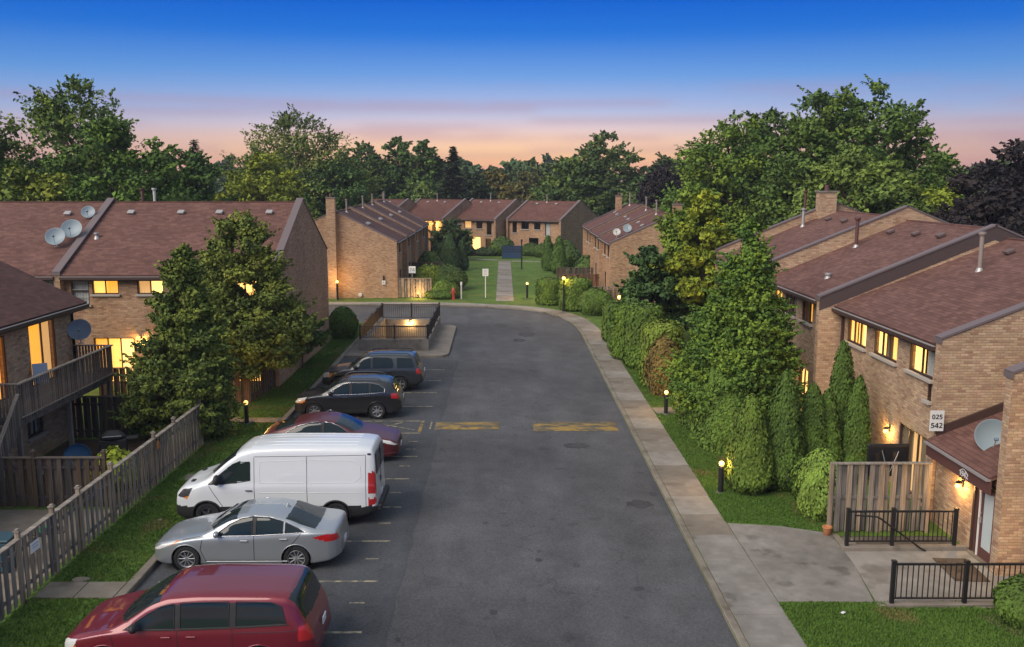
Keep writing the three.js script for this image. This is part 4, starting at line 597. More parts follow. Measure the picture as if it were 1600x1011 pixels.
function car(o) {
  const { L, wb, fo } = o, cx = fo + wb / 2, root = thing(o.name, o.label, o.category, [o.pos[0], 0.006, o.pos[1]], o.turn || 0, o.group);
  const top = curve(o.top), hw = curve(o.hw), bot = curve(o.bot), beltC = curve(o.belt), belt = (s) => Math.min(beltC(s), top(s) - 0.035), Hmax = o.H;
  const section = (s) => {
    const T = top(s), B = belt(s), w = hw(s), b = bot(s), g = clamp((T - B) / (Hmax - B)), rw = w * lerp(0.9, o.tumble, Math.pow(g, 0.8)), e = Math.min(0.10, (T - B) * 0.36), bl = B - b, f = Math.min(1, (T - B) / 0.1);
    return [[0, T], [rw * 0.5, T - 0.05 * e - 0.012 * f], [rw * 0.84, T - 0.3 * e - 0.012 * f], [rw, T - e], [lerp(rw, w * 0.975, 0.52) + 0.012 * g, lerp(T - e, B, 0.5)], [w * 0.975, B], [w * 0.998, B - 0.13 * bl], [w, B - 0.45 * bl], [w * (o.tuck || 0.985), b + 0.18 * bl], [w * 0.95, b + 0.02 * bl], [w * 0.8, b], [0, b]].map(([z, y]) => V(0, y, z));
  };
  const NX = o.nx || 230, NT = 66, segs = 11, st = []; for (let i = 0; i <= NX; i++) { const t = i / NX; st.push(L * (t + 0.035 * -Math.sin(2 * Math.PI * t) * 1.0)); }
  const P = st.map((s) => { const c = new THREE.CatmullRomCurve3(section(s), false, 'centripetal'); const r = []; for (let j = 0; j <= NT; j++) { const p = c.getPoint(j / NT); r.push([s, p.y, Math.max(0, p.z)]); } return r; });
  const N = P.map((row, i) => row.map((p, j) => { const a = P[Math.max(0, i - 1)][j], b = P[Math.min(NX, i + 1)][j], c = row[Math.max(0, j - 1)], d = row[Math.min(NT, j + 1)]; const u = [b[0] - a[0], b[1] - a[1], b[2] - a[2]], v = [d[0] - c[0], d[1] - c[1], d[2] - c[2]]; if (j === 0) { v[0] = 0; v[1] = 0; v[2] = 1; } let n = [u[1] * v[2] - u[2] * v[1], u[2] * v[0] - u[0] * v[2], u[0] * v[1] - u[1] * v[0]]; let l = Math.hypot(...n) || 1; n = n.map((q) => q / l); if (j < NT / 2 ? n[1] * 1 + n[2] < 0 : n[2] - n[1] < 0) n = n.map((q) => -q); if (j === 0) n[2] = 0; return n; }));
  const buckets = {}, push = (k, tri) => { const b = buckets[k] || (buckets[k] = { p: [], n: [] }); for (const [p, n] of tri) { b.p.push(p[0] - cx, p[1], p[2]); b.n.push(n[0], n[1], n[2]); } };
  const arches = [[fo, o.R], [fo + wb, o.R]];
  const cls = (s, y, z, idx) => {
    if (idx > 4.2 && idx < 10.6) for (const [ax, r] of arches) if (Math.hypot(s - ax, y - o.wr) < o.arch) return null;
    for (const [k, poly, lo = 2.7, hi = 10.5] of o.zones) if (idx > lo && idx < hi && inside(poly, s, y)) return k;
    const rw = hw(s);
    if (o.shield && idx < 3.05 && s > o.shield[0] + 0.32 * (z / rw) ** 2 && s < o.shield[1] + 0.1 * (z / rw) ** 2) return idx > 2.75 ? 'body' : 'windshield';
    if (o.rear && idx < (o.rearIdx || 2.75) && s > o.rear[0] - 0.08 * (z / rw) ** 2 && s < o.rear[1] - 0.05 * (z / rw) ** 2) return 'rear_window';
    if (o.grille && s < o.grille[0] && Math.abs(z) < o.grille[1] && y > o.grille[2] && y < o.grille[3]) return 'grille';
    if (y < (o.clad ?? 0) && idx > 4 || idx > 10) return 'sill_trim';
    return 'body';
  };
  for (let i = 0; i < NX; i++) for (let j = 0; j < NT; j++) {
    const q = [[i, j], [i + 1, j], [i + 1, j + 1], [i, j + 1]], c = [0, 1, 2].map((k) => q.reduce((a, [u, v]) => a + P[u][v][k], 0) / 4), key = cls(c[0], c[1], c[2], (j + 0.5) / NT * segs); if (!key) continue;
    for (const sg of [1, -1]) { const vt = q.map(([u, v]) => [[P[u][v][0], P[u][v][1], P[u][v][2] * sg], [N[u][v][0], N[u][v][1], N[u][v][2] * sg]]); const o4 = sg < 0 ? [0, 1, 2, 0, 2, 3] : [0, 2, 1, 0, 3, 2]; push(key + (sg > 0 ? '+' : '-'), o4.map((k) => vt[k])); }
  }
  for (const [i, dir] of [[0, -1], [NX, 1]]) for (let j = 0; j < NT; j++) for (const sg of [1, -1]) { const a = P[i][j], b = P[i][j + 1], n = [dir, 0, 0], m = [[a[0], (top(a[0]) + bot(a[0])) / 2, 0], n]; const t = [m, [[a[0], a[1], a[2] * sg], n], [[b[0], b[1], b[2] * sg], n]]; push('body+', (sg * dir > 0) ? t : [t[0], t[2], t[1]]); }
  const geo = (keys) => { const p = [], n = []; for (const k of keys) if (buckets[k]) { for (const v of buckets[k].p) p.push(v); for (const v of buckets[k].n) n.push(v); } if (!p.length) return null; const g = new THREE.BufferGeometry(); g.setAttribute('position', new THREE.Float32BufferAttribute(p, 3)); g.setAttribute('normal', new THREE.Float32BufferAttribute(n, 3)); g.setAttribute('uv', new THREE.Float32BufferAttribute(new Float32Array(p.length / 3 * 2), 2)); return g; };
  const body = mesh('body', geo(['body+', 'body-']), o.paint, root);
  const mats = { windshield: CM.glass, rear_window: CM.glass, grille: CM.black, sill_trim: CM.black, headlight: o.lampMat || CM.lamp, indicator: CM.amber, tail_light: CM.red, side_window: CM.glass, pillar: CM.black, reverse_light: CM.lamp, panel: o.paint };
  const kinds = new Set(Object.keys(buckets).map((k) => k.slice(0, -1))); kinds.delete('body');
  for (const k of kinds) { const nm = k.replace(/[0-9]/g, ''); if (['windshield', 'rear_window', 'grille', 'sill_trim'].includes(nm)) mesh(nm, geo([k + '+', k + '-']), mats[nm], root); else for (const sg of '+-') if (buckets[k + sg]) mesh(nm, geo([k + sg]), mats[nm], root); }
  // point on the flank at (s, y)
  const flank = (s, y, off = 0) => { const i = clamp(st.findIndex((v) => v >= s), 0, NX), row = P[i]; for (let j = Math.floor(NT * 2.6 / segs); j < NT; j++) if (row[j][1] >= y && row[j + 1][1] < y) { const t = (row[j][1] - y) / (row[j][1] - row[j + 1][1]); return V(s - cx, y, lerp(row[j][2], row[j + 1][2], t) + off); } return V(s - cx, y, hw(s) + off); };
  const mir = (v) => V(v.x, v.y, -v.z);
  const strip = (name, pts, r, mat, off = 0, parent = root) => { const a = []; for (let i = 0; i < pts.length - 1; i++) { const n = Math.max(1, Math.round(Math.hypot(pts[i + 1][0] - pts[i][0], pts[i + 1][1] - pts[i][1]) / 0.07)); for (let k = 0; k < n; k++) a.push([lerp(pts[i][0], pts[i + 1][0], k / n), lerp(pts[i][1], pts[i + 1][1], k / n)]); } a.push(pts[pts.length - 1]); const q = a.map(([s, y]) => flank(s, y, off)); for (const m of [(v) => v, mir]) mesh(name, tube(q.map(m), r, 5, q.length * 2), mat, parent); };
  for (const [k, poly] of o.zones) if (k.startsWith('side_window')) strip('window_seal', [...poly, poly[0]], 0.013, CM.black, 0.0);
  for (const d of o.gaps || []) strip('door_gap', d, 0.0085, CM.black, -0.002, body);
  for (const d of o.trim || []) strip('window_trim', d, 0.012, o.trimMat || CM.black, 0.002);
  for (const d of o.mould || []) strip('side_moulding', d, o.mouldR || 0.02, o.mouldMat || o.paint, -0.006);
  for (const [s, y] of o.handles || []) for (const sg of [1, -1]) { const p = flank(s, y, 0.018); mesh('door_handle', bx(0.2, 0.032, 0.035, p.x, p.y, p.z * sg, 0.012), o.handleMat || o.paint, root); }
  for (const [ax] of arches) for (const sg of [1, -1]) {
    const pts = []; for (let k = 0; k <= 18; k++) { const a = lerp(-0.25, Math.PI + 0.25, k / 18), y = Math.max(o.wr + Math.sin(a) * (o.arch + 0.005), bot(ax) + 0.01), p = flank(ax + Math.cos(a) * (o.arch + 0.005), y, -0.004); p.z *= sg; pts.push(p); }
    mesh('arch_lip', tube(pts, o.lipR || 0.014, 6, 50), o.lipMat || o.paint, body);
    const lin = new THREE.CylinderGeometry(o.arch + 0.012, o.arch + 0.012, 0.34, 28, 1, true, 0, Math.PI).toNonIndexed(); lin.rotateZ(Math.PI / 2); lin.rotateY(Math.PI / 2); lin.rotateY(0); const lg = new THREE.CylinderGeometry(o.arch + 0.012, o.arch + 0.012, 0.36, 28, 1, true).toNonIndexed(); lg.rotateX(Math.PI / 2); lg.translate(ax - cx, o.wr, sg * (hw(ax) - 0.2)); mesh('arch_liner', lg, CM.interior, body);
    const back = new THREE.CircleGeometry(o.arch + 0.01, 28).toNonIndexed(); back.translate(ax - cx, o.wr, sg * (hw(ax) - 0.375)); mesh('arch_liner', back, CM.interior, body);
    wheelParts(root, ax - cx, sg * (hw(ax) - 0.125), sg, o.R, o.tyreW || 0.21, o.spokes, o.rim || CM.alloy, o.hub);
  }
  if (o.mirror) for (const sg of [1, -1]) { const p = flank(o.mirror[0], o.mirror[1], 0.11), k = o.mirror[2] || 1, g = new THREE.SphereGeometry(0.11 * k, 14, 10).toNonIndexed(); g.scale(0.75, 0.85 * (o.mirror[3] || 1), 1.15); g.translate(p.x, p.y + 0.04, p.z * sg); const m = mesh('mirror', g, o.mirrorMat || o.paint, root); mesh('stalk', bx(0.09, 0.04, 0.14, p.x, p.y - 0.03, (p.z - 0.1) * sg, 0.012), CM.black, m); const gl = new THREE.CircleGeometry(0.085 * k, 14).toNonIndexed(); gl.rotateY(Math.PI / 2); gl.scale(1, 0.8 * (o.mirror[3] || 1), 1.1); gl.translate(p.x + 0.083 * k, p.y + 0.04, p.z * sg); mesh('mirror_glass', gl, CM.chrome, m); }
  if (o.rails) for (const sg of [1, -1]) { const pts = []; for (let k = 0; k <= 12; k++) { const s = lerp(o.rails[0], o.rails[1], k / 12), w = hw(s) * o.tumble * 0.94; pts.push(V(s - cx, top(s) + (k === 0 || k === 12 ? -0.03 : 0.035), sg * w)); } mesh('roof_rail', tube(pts, 0.02, 6, 30), o.railMat || CM.black, root); }
  if (o.plate) for (const e of o.plate) { const g = bx(0.02, 0.15, 0.31, (e > 0 ? L + 0.008 : -0.012) - cx, o.plateY || 0.55, 0, 0.004); mesh('licence_plate', g, CM.plate, root); }
  if (o.fin) { const g = lathe([[0.001, 0.1], [0.02, 0.06], [0.05, 0], [0.001, 0]], 10); g.scale(1.6, 1, 0.6); g.translate(o.fin - cx, top(o.fin) - 0.01, 0); mesh('antenna', g, o.paint, root); }
  for (const w of o.wipers ? [1, -1] : []) { const s0 = o.shield[0] + 0.12; mesh('wiper', bar(V(s0 - cx, top(s0) + 0.02, w > 0 ? -0.05 : 0.62), V(s0 + 0.34 - cx, top(s0 + 0.3) + 0.0, w > 0 ? -0.6 : 0.1), 0.011, 5), CM.black, root); }
  mesh('underbody', box2(0.3 - cx, L - 0.3 - cx, 0.2, 0.34, -hw(L / 2) * 0.82, hw(L / 2) * 0.82), CM.interior, root);
  return { root, flank, top, cx, body };
}
// silver sedan
car({ name: 'silver_sedan', category: 'car', label: 'silver four door sedan parked between the white van and the red minivan', group: 'cars parked beside the drive', pos: [-6.7, -22.55], L: 4.82, wb: 2.795, fo: 0.93, H: 1.47, tumble: 0.78, R: 0.335, wr: 0.335, arch: 0.385, spokes: 10, paint: paint(0.36, 0.385, 0.41, 0.6), nx: 250,
  top: [[0, 0.5], [0.06, 0.64], [0.25, 0.74], [0.8, 0.87], [1.32, 0.985], [1.75, 1.235], [2.15, 1.405], [2.6, 1.465], [3.0, 1.46], [3.5, 1.385], [3.95, 1.21], [4.3, 1.085], [4.62, 1.06], [4.75, 0.99], [4.82, 0.72]],
  belt: [[0, 0.45], [0.06, 0.58], [0.3, 0.68], [1.3, 0.87], [2.4, 0.92], [3.6, 0.98], [4.3, 1.0], [4.7, 0.96], [4.82, 0.66]], hw: [[0, 0.5], [0.08, 0.7], [0.3, 0.83], [0.8, 0.905], [2.4, 0.915], [4.0, 0.91], [4.5, 0.86], [4.72, 0.76], [4.82, 0.58]], bot: [[0, 0.26], [0.3, 0.19], [1, 0.18], [3.9, 0.18], [4.5, 0.24], [4.82, 0.36]],
  zones: [['side_window1', [[1.66, 0.94], [2.05, 1.22], [2.32, 1.345], [2.62, 1.385], [2.62, 0.965]]], ['pillar', [[2.62, 0.965], [2.62, 1.39], [2.72, 1.39], [2.72, 0.97]]], ['side_window2', [[2.72, 0.97], [2.72, 1.385], [3.08, 1.36], [3.4, 1.275], [3.4, 1.005]]], ['side_window3', [[3.46, 1.01], [3.46, 1.25], [3.7, 1.14], [3.95, 1.04]]],
    ['headlight', [[0.03, 0.55], [0.3, 0.70], [0.74, 0.83], [0.5, 0.69], [0.16, 0.55]], 3.6], ['indicator', [[0.5, 0.69], [0.74, 0.83], [0.8, 0.82], [0.6, 0.72]], 3.6], ['tail_light', [[4.14, 0.9], [4.5, 0.975], [4.79, 0.95], [4.8, 0.79], [4.5, 0.78]], 3.6]], grille: [0.09, 0.4, 0.36, 0.58],
  shield: [1.4, 2.16], rear: [3.5, 4.24], gaps: [[[1.36, 0.86], [1.3, 0.6], [1.42, 0.3]], [[2.67, 0.94], [2.66, 0.3]], [[3.86, 1.0], [3.62, 0.72], [3.5, 0.45]], [[1.42, 0.3], [3.4, 0.3]], [[0.85, 0.84], [1.34, 0.93]]], trim: [[[1.62, 0.935], [2.62, 0.955], [3.4, 0.995], [3.98, 1.035]], [[1.62, 0.935], [2.05, 1.235], [2.34, 1.36], [2.66, 1.4], [3.08, 1.375], [3.45, 1.27], [3.98, 1.035]]], trimMat: CM.chrome, mould: [[[1.45, 0.27], [3.5, 0.27]]], handles: [[2.42, 0.83], [3.42, 0.87]], mirror: [1.74, 0.98, 0.9], plate: [1], fin: 3.35, wipers: 1 });
// white cargo van
const van = car({ name: 'cargo_van', category: 'van', label: 'white windowless cargo van with black lower trim', group: 'cars parked beside the drive', pos: [-6.7, -25.7], L: 5.98, wb: 3.75, fo: 1.02, H: 2.42, tumble: 0.83, tuck: 0.995, R: 0.36, wr: 0.36, arch: 0.43, spokes: 5, hub: 0.6, rim: CM.steel, lampMat: CM.lampDark, paint: paint(0.66, 0.68, 0.7, 0.0), clad: 0.62, nx: 260,
  top: [[0, 0.6], [0.05, 0.98], [0.3, 1.2], [0.7, 1.32], [0.95, 1.43], [1.3, 1.75], [1.72, 2.1], [2.05, 2.3], [2.5, 2.39], [3.5, 2.42], [5.4, 2.4], [5.8, 2.35], [5.91, 2.2], [5.95, 1.3], [5.98, 0.62]],
  belt: [[0, 0.52], [0.1, 0.85], [0.5, 1.1], [1, 1.27], [2.3, 1.34], [5.7, 1.34], [5.92, 1.28], [5.98, 0.56]], hw: [[0, 0.66], [0.1, 0.84], [0.35, 0.95], [0.9, 1.02], [5.4, 1.025], [5.75, 1.0], [5.93, 0.94], [5.98, 0.87]], bot: [[0, 0.3], [0.4, 0.24], [5.4, 0.26], [5.98, 0.42]],
  zones: [['side_window1', [[1.08, 1.3], [1.5, 1.66], [1.8, 1.9], [1.95, 1.96], [2.3, 1.97], [2.3, 1.42], [2.0, 1.37], [1.5, 1.31]]], ['headlight', [[0.12, 0.9], [0.3, 1.12], [0.62, 1.18], [0.5, 0.96], [0.3, 0.88]], 3.4], ['indicator', [[0.3, 0.88], [0.5, 0.96], [0.56, 1.05], [0.44, 0.84]], 3.4], ['tail_light', [[5.72, 0.98], [5.72, 1.62], [5.88, 1.66], [5.96, 1.6], [5.97, 0.98]], 3.4], ['reverse_light', [[5.72, 0.86], [5.72, 0.98], [5.97, 0.98], [5.97, 0.86]], 3.4], ['tail_light2', [[5.72, 0.66], [5.72, 0.86], [5.97, 0.86], [5.97, 0.66]], 3.4]], grille: [0.1, 0.5, 0.62, 0.94],
  shield: [1.0, 1.82], lipMat: CM.black, lipR: 0.03, gaps: [[[1.1, 1.26], [1.28, 0.95], [1.5, 0.6]], [[2.42, 2.1], [2.42, 0.58]], [[3.95, 2.12], [3.95, 0.58]], [[5.66, 2.16], [5.66, 0.6]], [[2.42, 2.12], [5.66, 2.16]]],
  mould: [[[2.55, 1.05], [3.9, 1.05]], [[4.0, 1.05], [5.5, 1.05]], [[2.6, 1.35], [3.85, 1.35]], [[4.05, 1.35], [5.3, 1.35], [5.5, 1.5]], [[2.6, 1.35], [2.56, 1.6], [2.6, 1.98], [3.85, 2.02]], [[4.05, 2.02], [5.3, 2.0], [5.5, 1.85], [5.52, 1.5]]], mouldR: 0.014, handles: [[2.26, 1.12]], handleMat: CM.black, mirror: [1.36, 1.42, 1.15, 1.5], mirrorMat: CM.black, plate: [1], plateY: 0.75, wipers: 1 });
van.root.scale.set(0.985, 0.965, 1);
{ // rear doors, rear bumper, roof ribs, fuel flap
  const r = van.root, e = 5.98 - van.cx; mesh('rear_bumper', merge([bx(0.2, 0.2, 1.78, e + 0.02, 0.52, 0, 0.04), bx(0.14, 0.03, 1.5, e + 0.05, 0.63, 0, 0.01)]), CM.black, r);
  for (const z of [-0.42, 0.42]) { mesh('rear_window', bx(0.012, 0.62, 0.66, e - 0.03, 1.72, z, 0.004).rotateZ(0.04).translate(0.07, 0, 0), CM.glass, r); } mesh('door_gap', bx(0.012, 1.5, 0.012, e - 0.015, 1.4, 0), CM.black, r); mesh('door_handle', bx(0.03, 0.16, 0.05, e + 0.0, 1.2, 0.1, 0.01), CM.black, r);
  for (const z of [-0.55, -0.28, 0, 0.28, 0.55]) mesh('roof_rib', tube([2.3, 3, 3.8, 4.6, 5.4].map((s) => V(s - van.cx, van.top(s) - 0.012 - 0.02 * (z / 0.6) ** 2, z)), 0.02, 6, 24), van.body.material, r);
  mesh('hood_vent', merge([bx(0.12, 0.02, 0.2, 0.5 - van.cx, 1.265, 0.5, 0.008), bx(0.12, 0.02, 0.2, 0.5 - van.cx, 1.265, -0.5, 0.008)]), CM.black, r);
  const p = van.flank(5.6, 2.18, 0.0); mesh('marker_light', bx(0.1, 0.06, 0.03, p.x + 0.16, p.y, p.z - 0.02, 0.01), CM.black, r);
}
// red minivan
car({ name: 'red_minivan', category: 'minivan', label: 'dark red minivan at the bottom of the picture', group: 'cars parked beside the drive', pos: [-6.42, -17.6], L: 5.15, wb: 3.08, fo: 0.97, H: 1.75, tumble: 0.81, R: 0.345, wr: 0.345, arch: 0.4, spokes: 5, paint: paint(0.17, 0.006, 0.018, 0.3), nx: 260,
  top: [[0, 0.55], [0.06, 0.74], [0.3, 0.89], [0.8, 1.0], [1.05, 1.06], [1.5, 1.34], [1.95, 1.61], [2.3, 1.71], [3, 1.75], [4.2, 1.74], [4.58, 1.71], [4.74, 1.62], [4.94, 1.25], [5.04, 1.02], [5.1, 0.85], [5.15, 0.6]],
  belt: [[0, 0.5], [0.1, 0.7], [0.4, 0.82], [1.05, 0.97], [2, 1.03], [4.5, 1.09], [4.9, 1.06], [5.05, 0.93], [5.15, 0.55]], hw: [[0, 0.56], [0.1, 0.76], [0.4, 0.92], [0.9, 0.98], [2.5, 1.0], [4.5, 0.99], [4.85, 0.95], [5.05, 0.86], [5.15, 0.74]], bot: [[0, 0.26], [0.4, 0.2], [4.6, 0.2], [5.15, 0.38]],
  zones: [['side_window1', [[1.4, 1.06], [1.86, 1.36], [2.12, 1.5], [2.38, 1.555], [2.38, 1.075]]], ['pillar1', [[2.38, 1.07], [2.38, 1.56], [2.5, 1.57], [2.5, 1.07]]], ['side_window2', [[2.5, 1.08], [2.5, 1.57], [3.46, 1.59], [3.46, 1.11]]], ['pillar2', [[3.46, 1.1], [3.46, 1.59], [3.6, 1.59], [3.6, 1.11]]], ['side_window3', [[3.6, 1.115], [3.6, 1.59], [4.3, 1.57], [4.5, 1.5], [4.6, 1.16]]],
    ['headlight', [[0.02, 0.56], [0.12, 0.78], [0.42, 0.84], [0.36, 0.7], [0.2, 0.58]], 3.4], ['indicator', [[0.2, 0.58], [0.36, 0.7], [0.44, 0.68], [0.36, 0.58]], 3.4], ['tail_light', [[4.82, 0.82], [4.84, 1.1], [4.98, 1.1], [5.12, 0.86], [5.12, 0.78]], 3.2]], grille: [0.1, 0.45, 0.45, 0.68],
  shield: [1.12, 2.02], rear: [4.68, 4.98], rearIdx: 2.9, gaps: [[[1.12, 0.95], [1.2, 0.6], [1.36, 0.32]], [[2.44, 1.05], [2.44, 0.32]], [[3.53, 1.08], [3.53, 0.34]], [[3.6, 1.0], [4.8, 1.02]], [[1.36, 0.32], [3.6, 0.32]]], trim: [[[1.36, 1.05], [2.44, 1.06], [3.53, 1.095], [4.64, 1.15]]], handles: [[2.22, 0.92], [2.72, 0.93]], mirror: [1.62, 1.1, 1.05], mirrorMat: CM.black, plate: [1], plateY: 0.82, wipers: 1 });
// black crossover
car({ name: 'black_crossover', category: 'car', label: 'black compact crossover with chrome window line and bright wheels', group: 'cars parked beside the drive', pos: [-6.62, -37.35], L: 4.53, wb: 2.62, fo: 0.9, H: 1.68, tumble: 0.79, R: 0.345, wr: 0.345, arch: 0.4, spokes: 7, paint: paint(0.012, 0.012, 0.014, 0.2), clad: 0.42,
  top: [[0, 0.6], [0.06, 0.82], [0.3, 0.95], [0.9, 1.04], [1.15, 1.1], [1.6, 1.39], [1.95, 1.57], [2.4, 1.665], [3.2, 1.67], [3.8, 1.61], [4.06, 1.52], [4.28, 1.22], [4.42, 1.0], [4.53, 0.7]],
  belt: [[0, 0.5], [0.1, 0.72], [0.4, 0.86], [1.1, 0.98], [2.4, 1.03], [3.8, 1.1], [4.3, 1.04], [4.53, 0.6]], hw: [[0, 0.52], [0.1, 0.72], [0.4, 0.86], [0.9, 0.905], [3.6, 0.91], [4.1, 0.88], [4.4, 0.8], [4.53, 0.66]], bot: [[0, 0.3], [0.4, 0.24], [4.1, 0.25], [4.53, 0.42]],
  zones: [['side_window1', [[1.48, 1.04], [1.84, 1.31], [2.12, 1.46], [2.38, 1.505], [2.38, 1.07]]], ['pillar', [[2.38, 1.06], [2.38, 1.51], [2.48, 1.52], [2.48, 1.07]]], ['side_window2', [[2.48, 1.07], [2.48, 1.52], [3.2, 1.515], [3.2, 1.1]]], ['side_window3', [[3.26, 1.105], [3.26, 1.51], [3.58, 1.44], [3.82, 1.28], [3.8, 1.16]]], ['headlight', [[0.04, 0.68], [0.22, 0.86], [0.6, 0.94], [0.5, 0.8], [0.2, 0.68]], 3.4], ['indicator', [[0.2, 0.68], [0.5, 0.8], [0.56, 0.77], [0.4, 0.68]], 3.4], ['tail_light', [[4.12, 0.9], [4.12, 1.1], [4.36, 1.08], [4.46, 0.94], [4.44, 0.86]], 3.2]], grille: [0.1, 0.4, 0.5, 0.72],
  shield: [1.2, 1.98], rear: [3.98, 4.32], trim: [[[1.44, 1.03], [2.4, 1.055], [3.2, 1.09], [3.84, 1.15]], [[1.44, 1.03], [1.84, 1.33], [2.12, 1.48], [2.42, 1.53], [3.2, 1.53], [3.6, 1.455], [3.86, 1.29], [3.84, 1.15]]], trimMat: CM.chrome, gaps: [[[1.25, 0.95], [1.2, 0.6], [1.34, 0.4]], [[2.43, 1.03], [2.42, 0.4]], [[3.4, 1.0], [3.2, 0.5]]], handles: [[2.2, 0.93], [3.12, 0.97]], mirror: [1.6, 1.08], plate: [1], plateY: 0.8, rails: [1.95, 3.7], railMat: CM.steel });
// dark blue grey older suv
car({ name: 'blue_suv', category: 'car', label: 'dark blue grey older SUV nearest the sunken stair', group: 'cars parked beside the drive', pos: [-6.35, -42.3], L: 4.82, wb: 2.84, fo: 0.88, H: 1.78, tumble: 0.77, R: 0.37, wr: 0.37, arch: 0.43, spokes: 5, paint: paint(0.032, 0.038, 0.044, 0.3), clad: 0.5,
  top: [[0, 0.6], [0.05, 0.86], [0.25, 0.98], [1.0, 1.08], [1.25, 1.13], [1.65, 1.45], [1.95, 1.65], [2.3, 1.75], [3.2, 1.78], [4.2, 1.75], [4.42, 1.66], [4.58, 1.3], [4.68, 1.08], [4.82, 0.7]],
  belt: [[0, 0.5], [0.1, 0.76], [0.4, 0.9], [1.2, 1.05], [2.4, 1.08], [4.3, 1.1], [4.6, 1.06], [4.82, 0.6]], hw: [[0, 0.58], [0.1, 0.76], [0.4, 0.88], [0.9, 0.92], [4.0, 0.92], [4.5, 0.88], [4.7, 0.82], [4.82, 0.7]], bot: [[0, 0.34], [0.4, 0.3], [4.4, 0.3], [4.82, 0.46]],
  zones: [['side_window1', [[1.56, 1.1], [1.84, 1.36], [2.05, 1.53], [2.36, 1.6], [2.36, 1.12]]], ['side_window2', [[2.46, 1.12], [2.46, 1.61], [3.1, 1.62], [3.36, 1.56], [3.44, 1.3], [3.4, 1.14]]], ['side_window3', [[3.62, 1.14], [3.6, 1.6], [4.28, 1.58], [4.42, 1.16]]], ['headlight', [[0.03, 0.68], [0.12, 0.9], [0.4, 0.94], [0.4, 0.74], [0.2, 0.68]], 3.4], ['indicator', [[0.3, 0.7], [0.4, 0.9], [0.56, 0.9], [0.5, 0.72]], 3.4], ['tail_light', [[4.5, 0.86], [4.5, 1.1], [4.64, 1.1], [4.76, 0.92], [4.76, 0.84]], 3.2]], grille: [0.09, 0.5, 0.6, 0.82],
  shield: [1.3, 1.96], rear: [4.36, 4.62], gaps: [[[1.3, 1.02], [1.3, 0.5]], [[2.41, 1.08], [2.41, 0.5]], [[3.5, 1.1], [3.3, 0.6]]], mould: [[[0.6, 0.62], [4.4, 0.62]]], mouldMat: CM.black, handles: [[2.2, 0.96], [3.2, 0.97]], mirror: [1.66, 1.14], mirrorMat: CM.black, plate: [1], plateY: 0.9, rails: [2.2, 4.25], lipMat: CM.black, lipR: 0.024 });
// maroon sedan, backed in
car({ name: 'maroon_sedan', category: 'car', label: 'dark maroon sedan backed into its stall behind the white van', group: 'cars parked beside the drive', pos: [-6.12, -31.45], turn: Math.PI, L: 4.93, wb: 2.8, fo: 0.98, H: 1.52, tumble: 0.79, R: 0.345, wr: 0.345, arch: 0.395, spokes: 7, paint: paint(0.085, 0.012, 0.016, 0.1, 0.35), nx: 240,
  top: [[0, 0.52], [0.06, 0.7], [0.25, 0.82], [0.9, 0.96], [1.3, 1.04], [1.75, 1.29], [2.15, 1.45], [2.6, 1.515], [3.1, 1.505], [3.7, 1.4], [4.3, 1.2], [4.65, 1.08], [4.82, 0.98], [4.93, 0.7]],
  belt: [[0, 0.46], [0.06, 0.62], [0.3, 0.74], [1.3, 0.94], [2.4, 0.98], [3.7, 1.04], [4.4, 1.05], [4.75, 0.98], [4.93, 0.64]], hw: [[0, 0.54], [0.08, 0.73], [0.3, 0.86], [0.8, 0.92], [2.4, 0.93], [4.0, 0.92], [4.55, 0.87], [4.82, 0.76], [4.93, 0.6]], bot: [[0, 0.27], [0.3, 0.2], [4.2, 0.2], [4.93, 0.38]],
  zones: [['side_window1', [[1.62, 1.0], [2.03, 1.27], [2.3, 1.39], [2.6, 1.435], [2.6, 1.02]]], ['pillar', [[2.6, 1.01], [2.6, 1.44], [2.7, 1.44], [2.7, 1.02]]], ['side_window2', [[2.7, 1.02], [2.7, 1.435], [3.1, 1.41], [3.5, 1.32], [3.78, 1.2], [3.9, 1.1]]], ['headlight', [[0.04, 0.62], [0.28, 0.77], [0.72, 0.88], [0.52, 0.74], [0.16, 0.62]], 3.4], ['tail_light', [[4.5, 0.9], [4.6, 1.02], [4.84, 0.98], [4.86, 0.84]], 3.2]], grille: [0.12, 0.42, 0.42, 0.68],
  shield: [1.38, 2.16], rear: [3.72, 4.4], trim: [[[1.58, 0.99], [2.6, 1.005], [3.95, 1.09]], [[1.58, 0.99], [2.03, 1.29], [2.32, 1.41], [2.66, 1.455], [3.1, 1.43], [3.55, 1.32], [3.95, 1.09]]], trimMat: CM.chrome, gaps: [[[1.3, 0.92], [1.28, 0.5]], [[2.65, 0.98], [2.64, 0.32]], [[3.86, 1.0], [3.6, 0.5]]], handles: [[2.4, 0.88], [3.4, 0.92]], mirror: [1.72, 1.04], plate: [-1], plateY: 0.48, mould: [[[0.1, 0.34], [0.5, 0.34]]] });
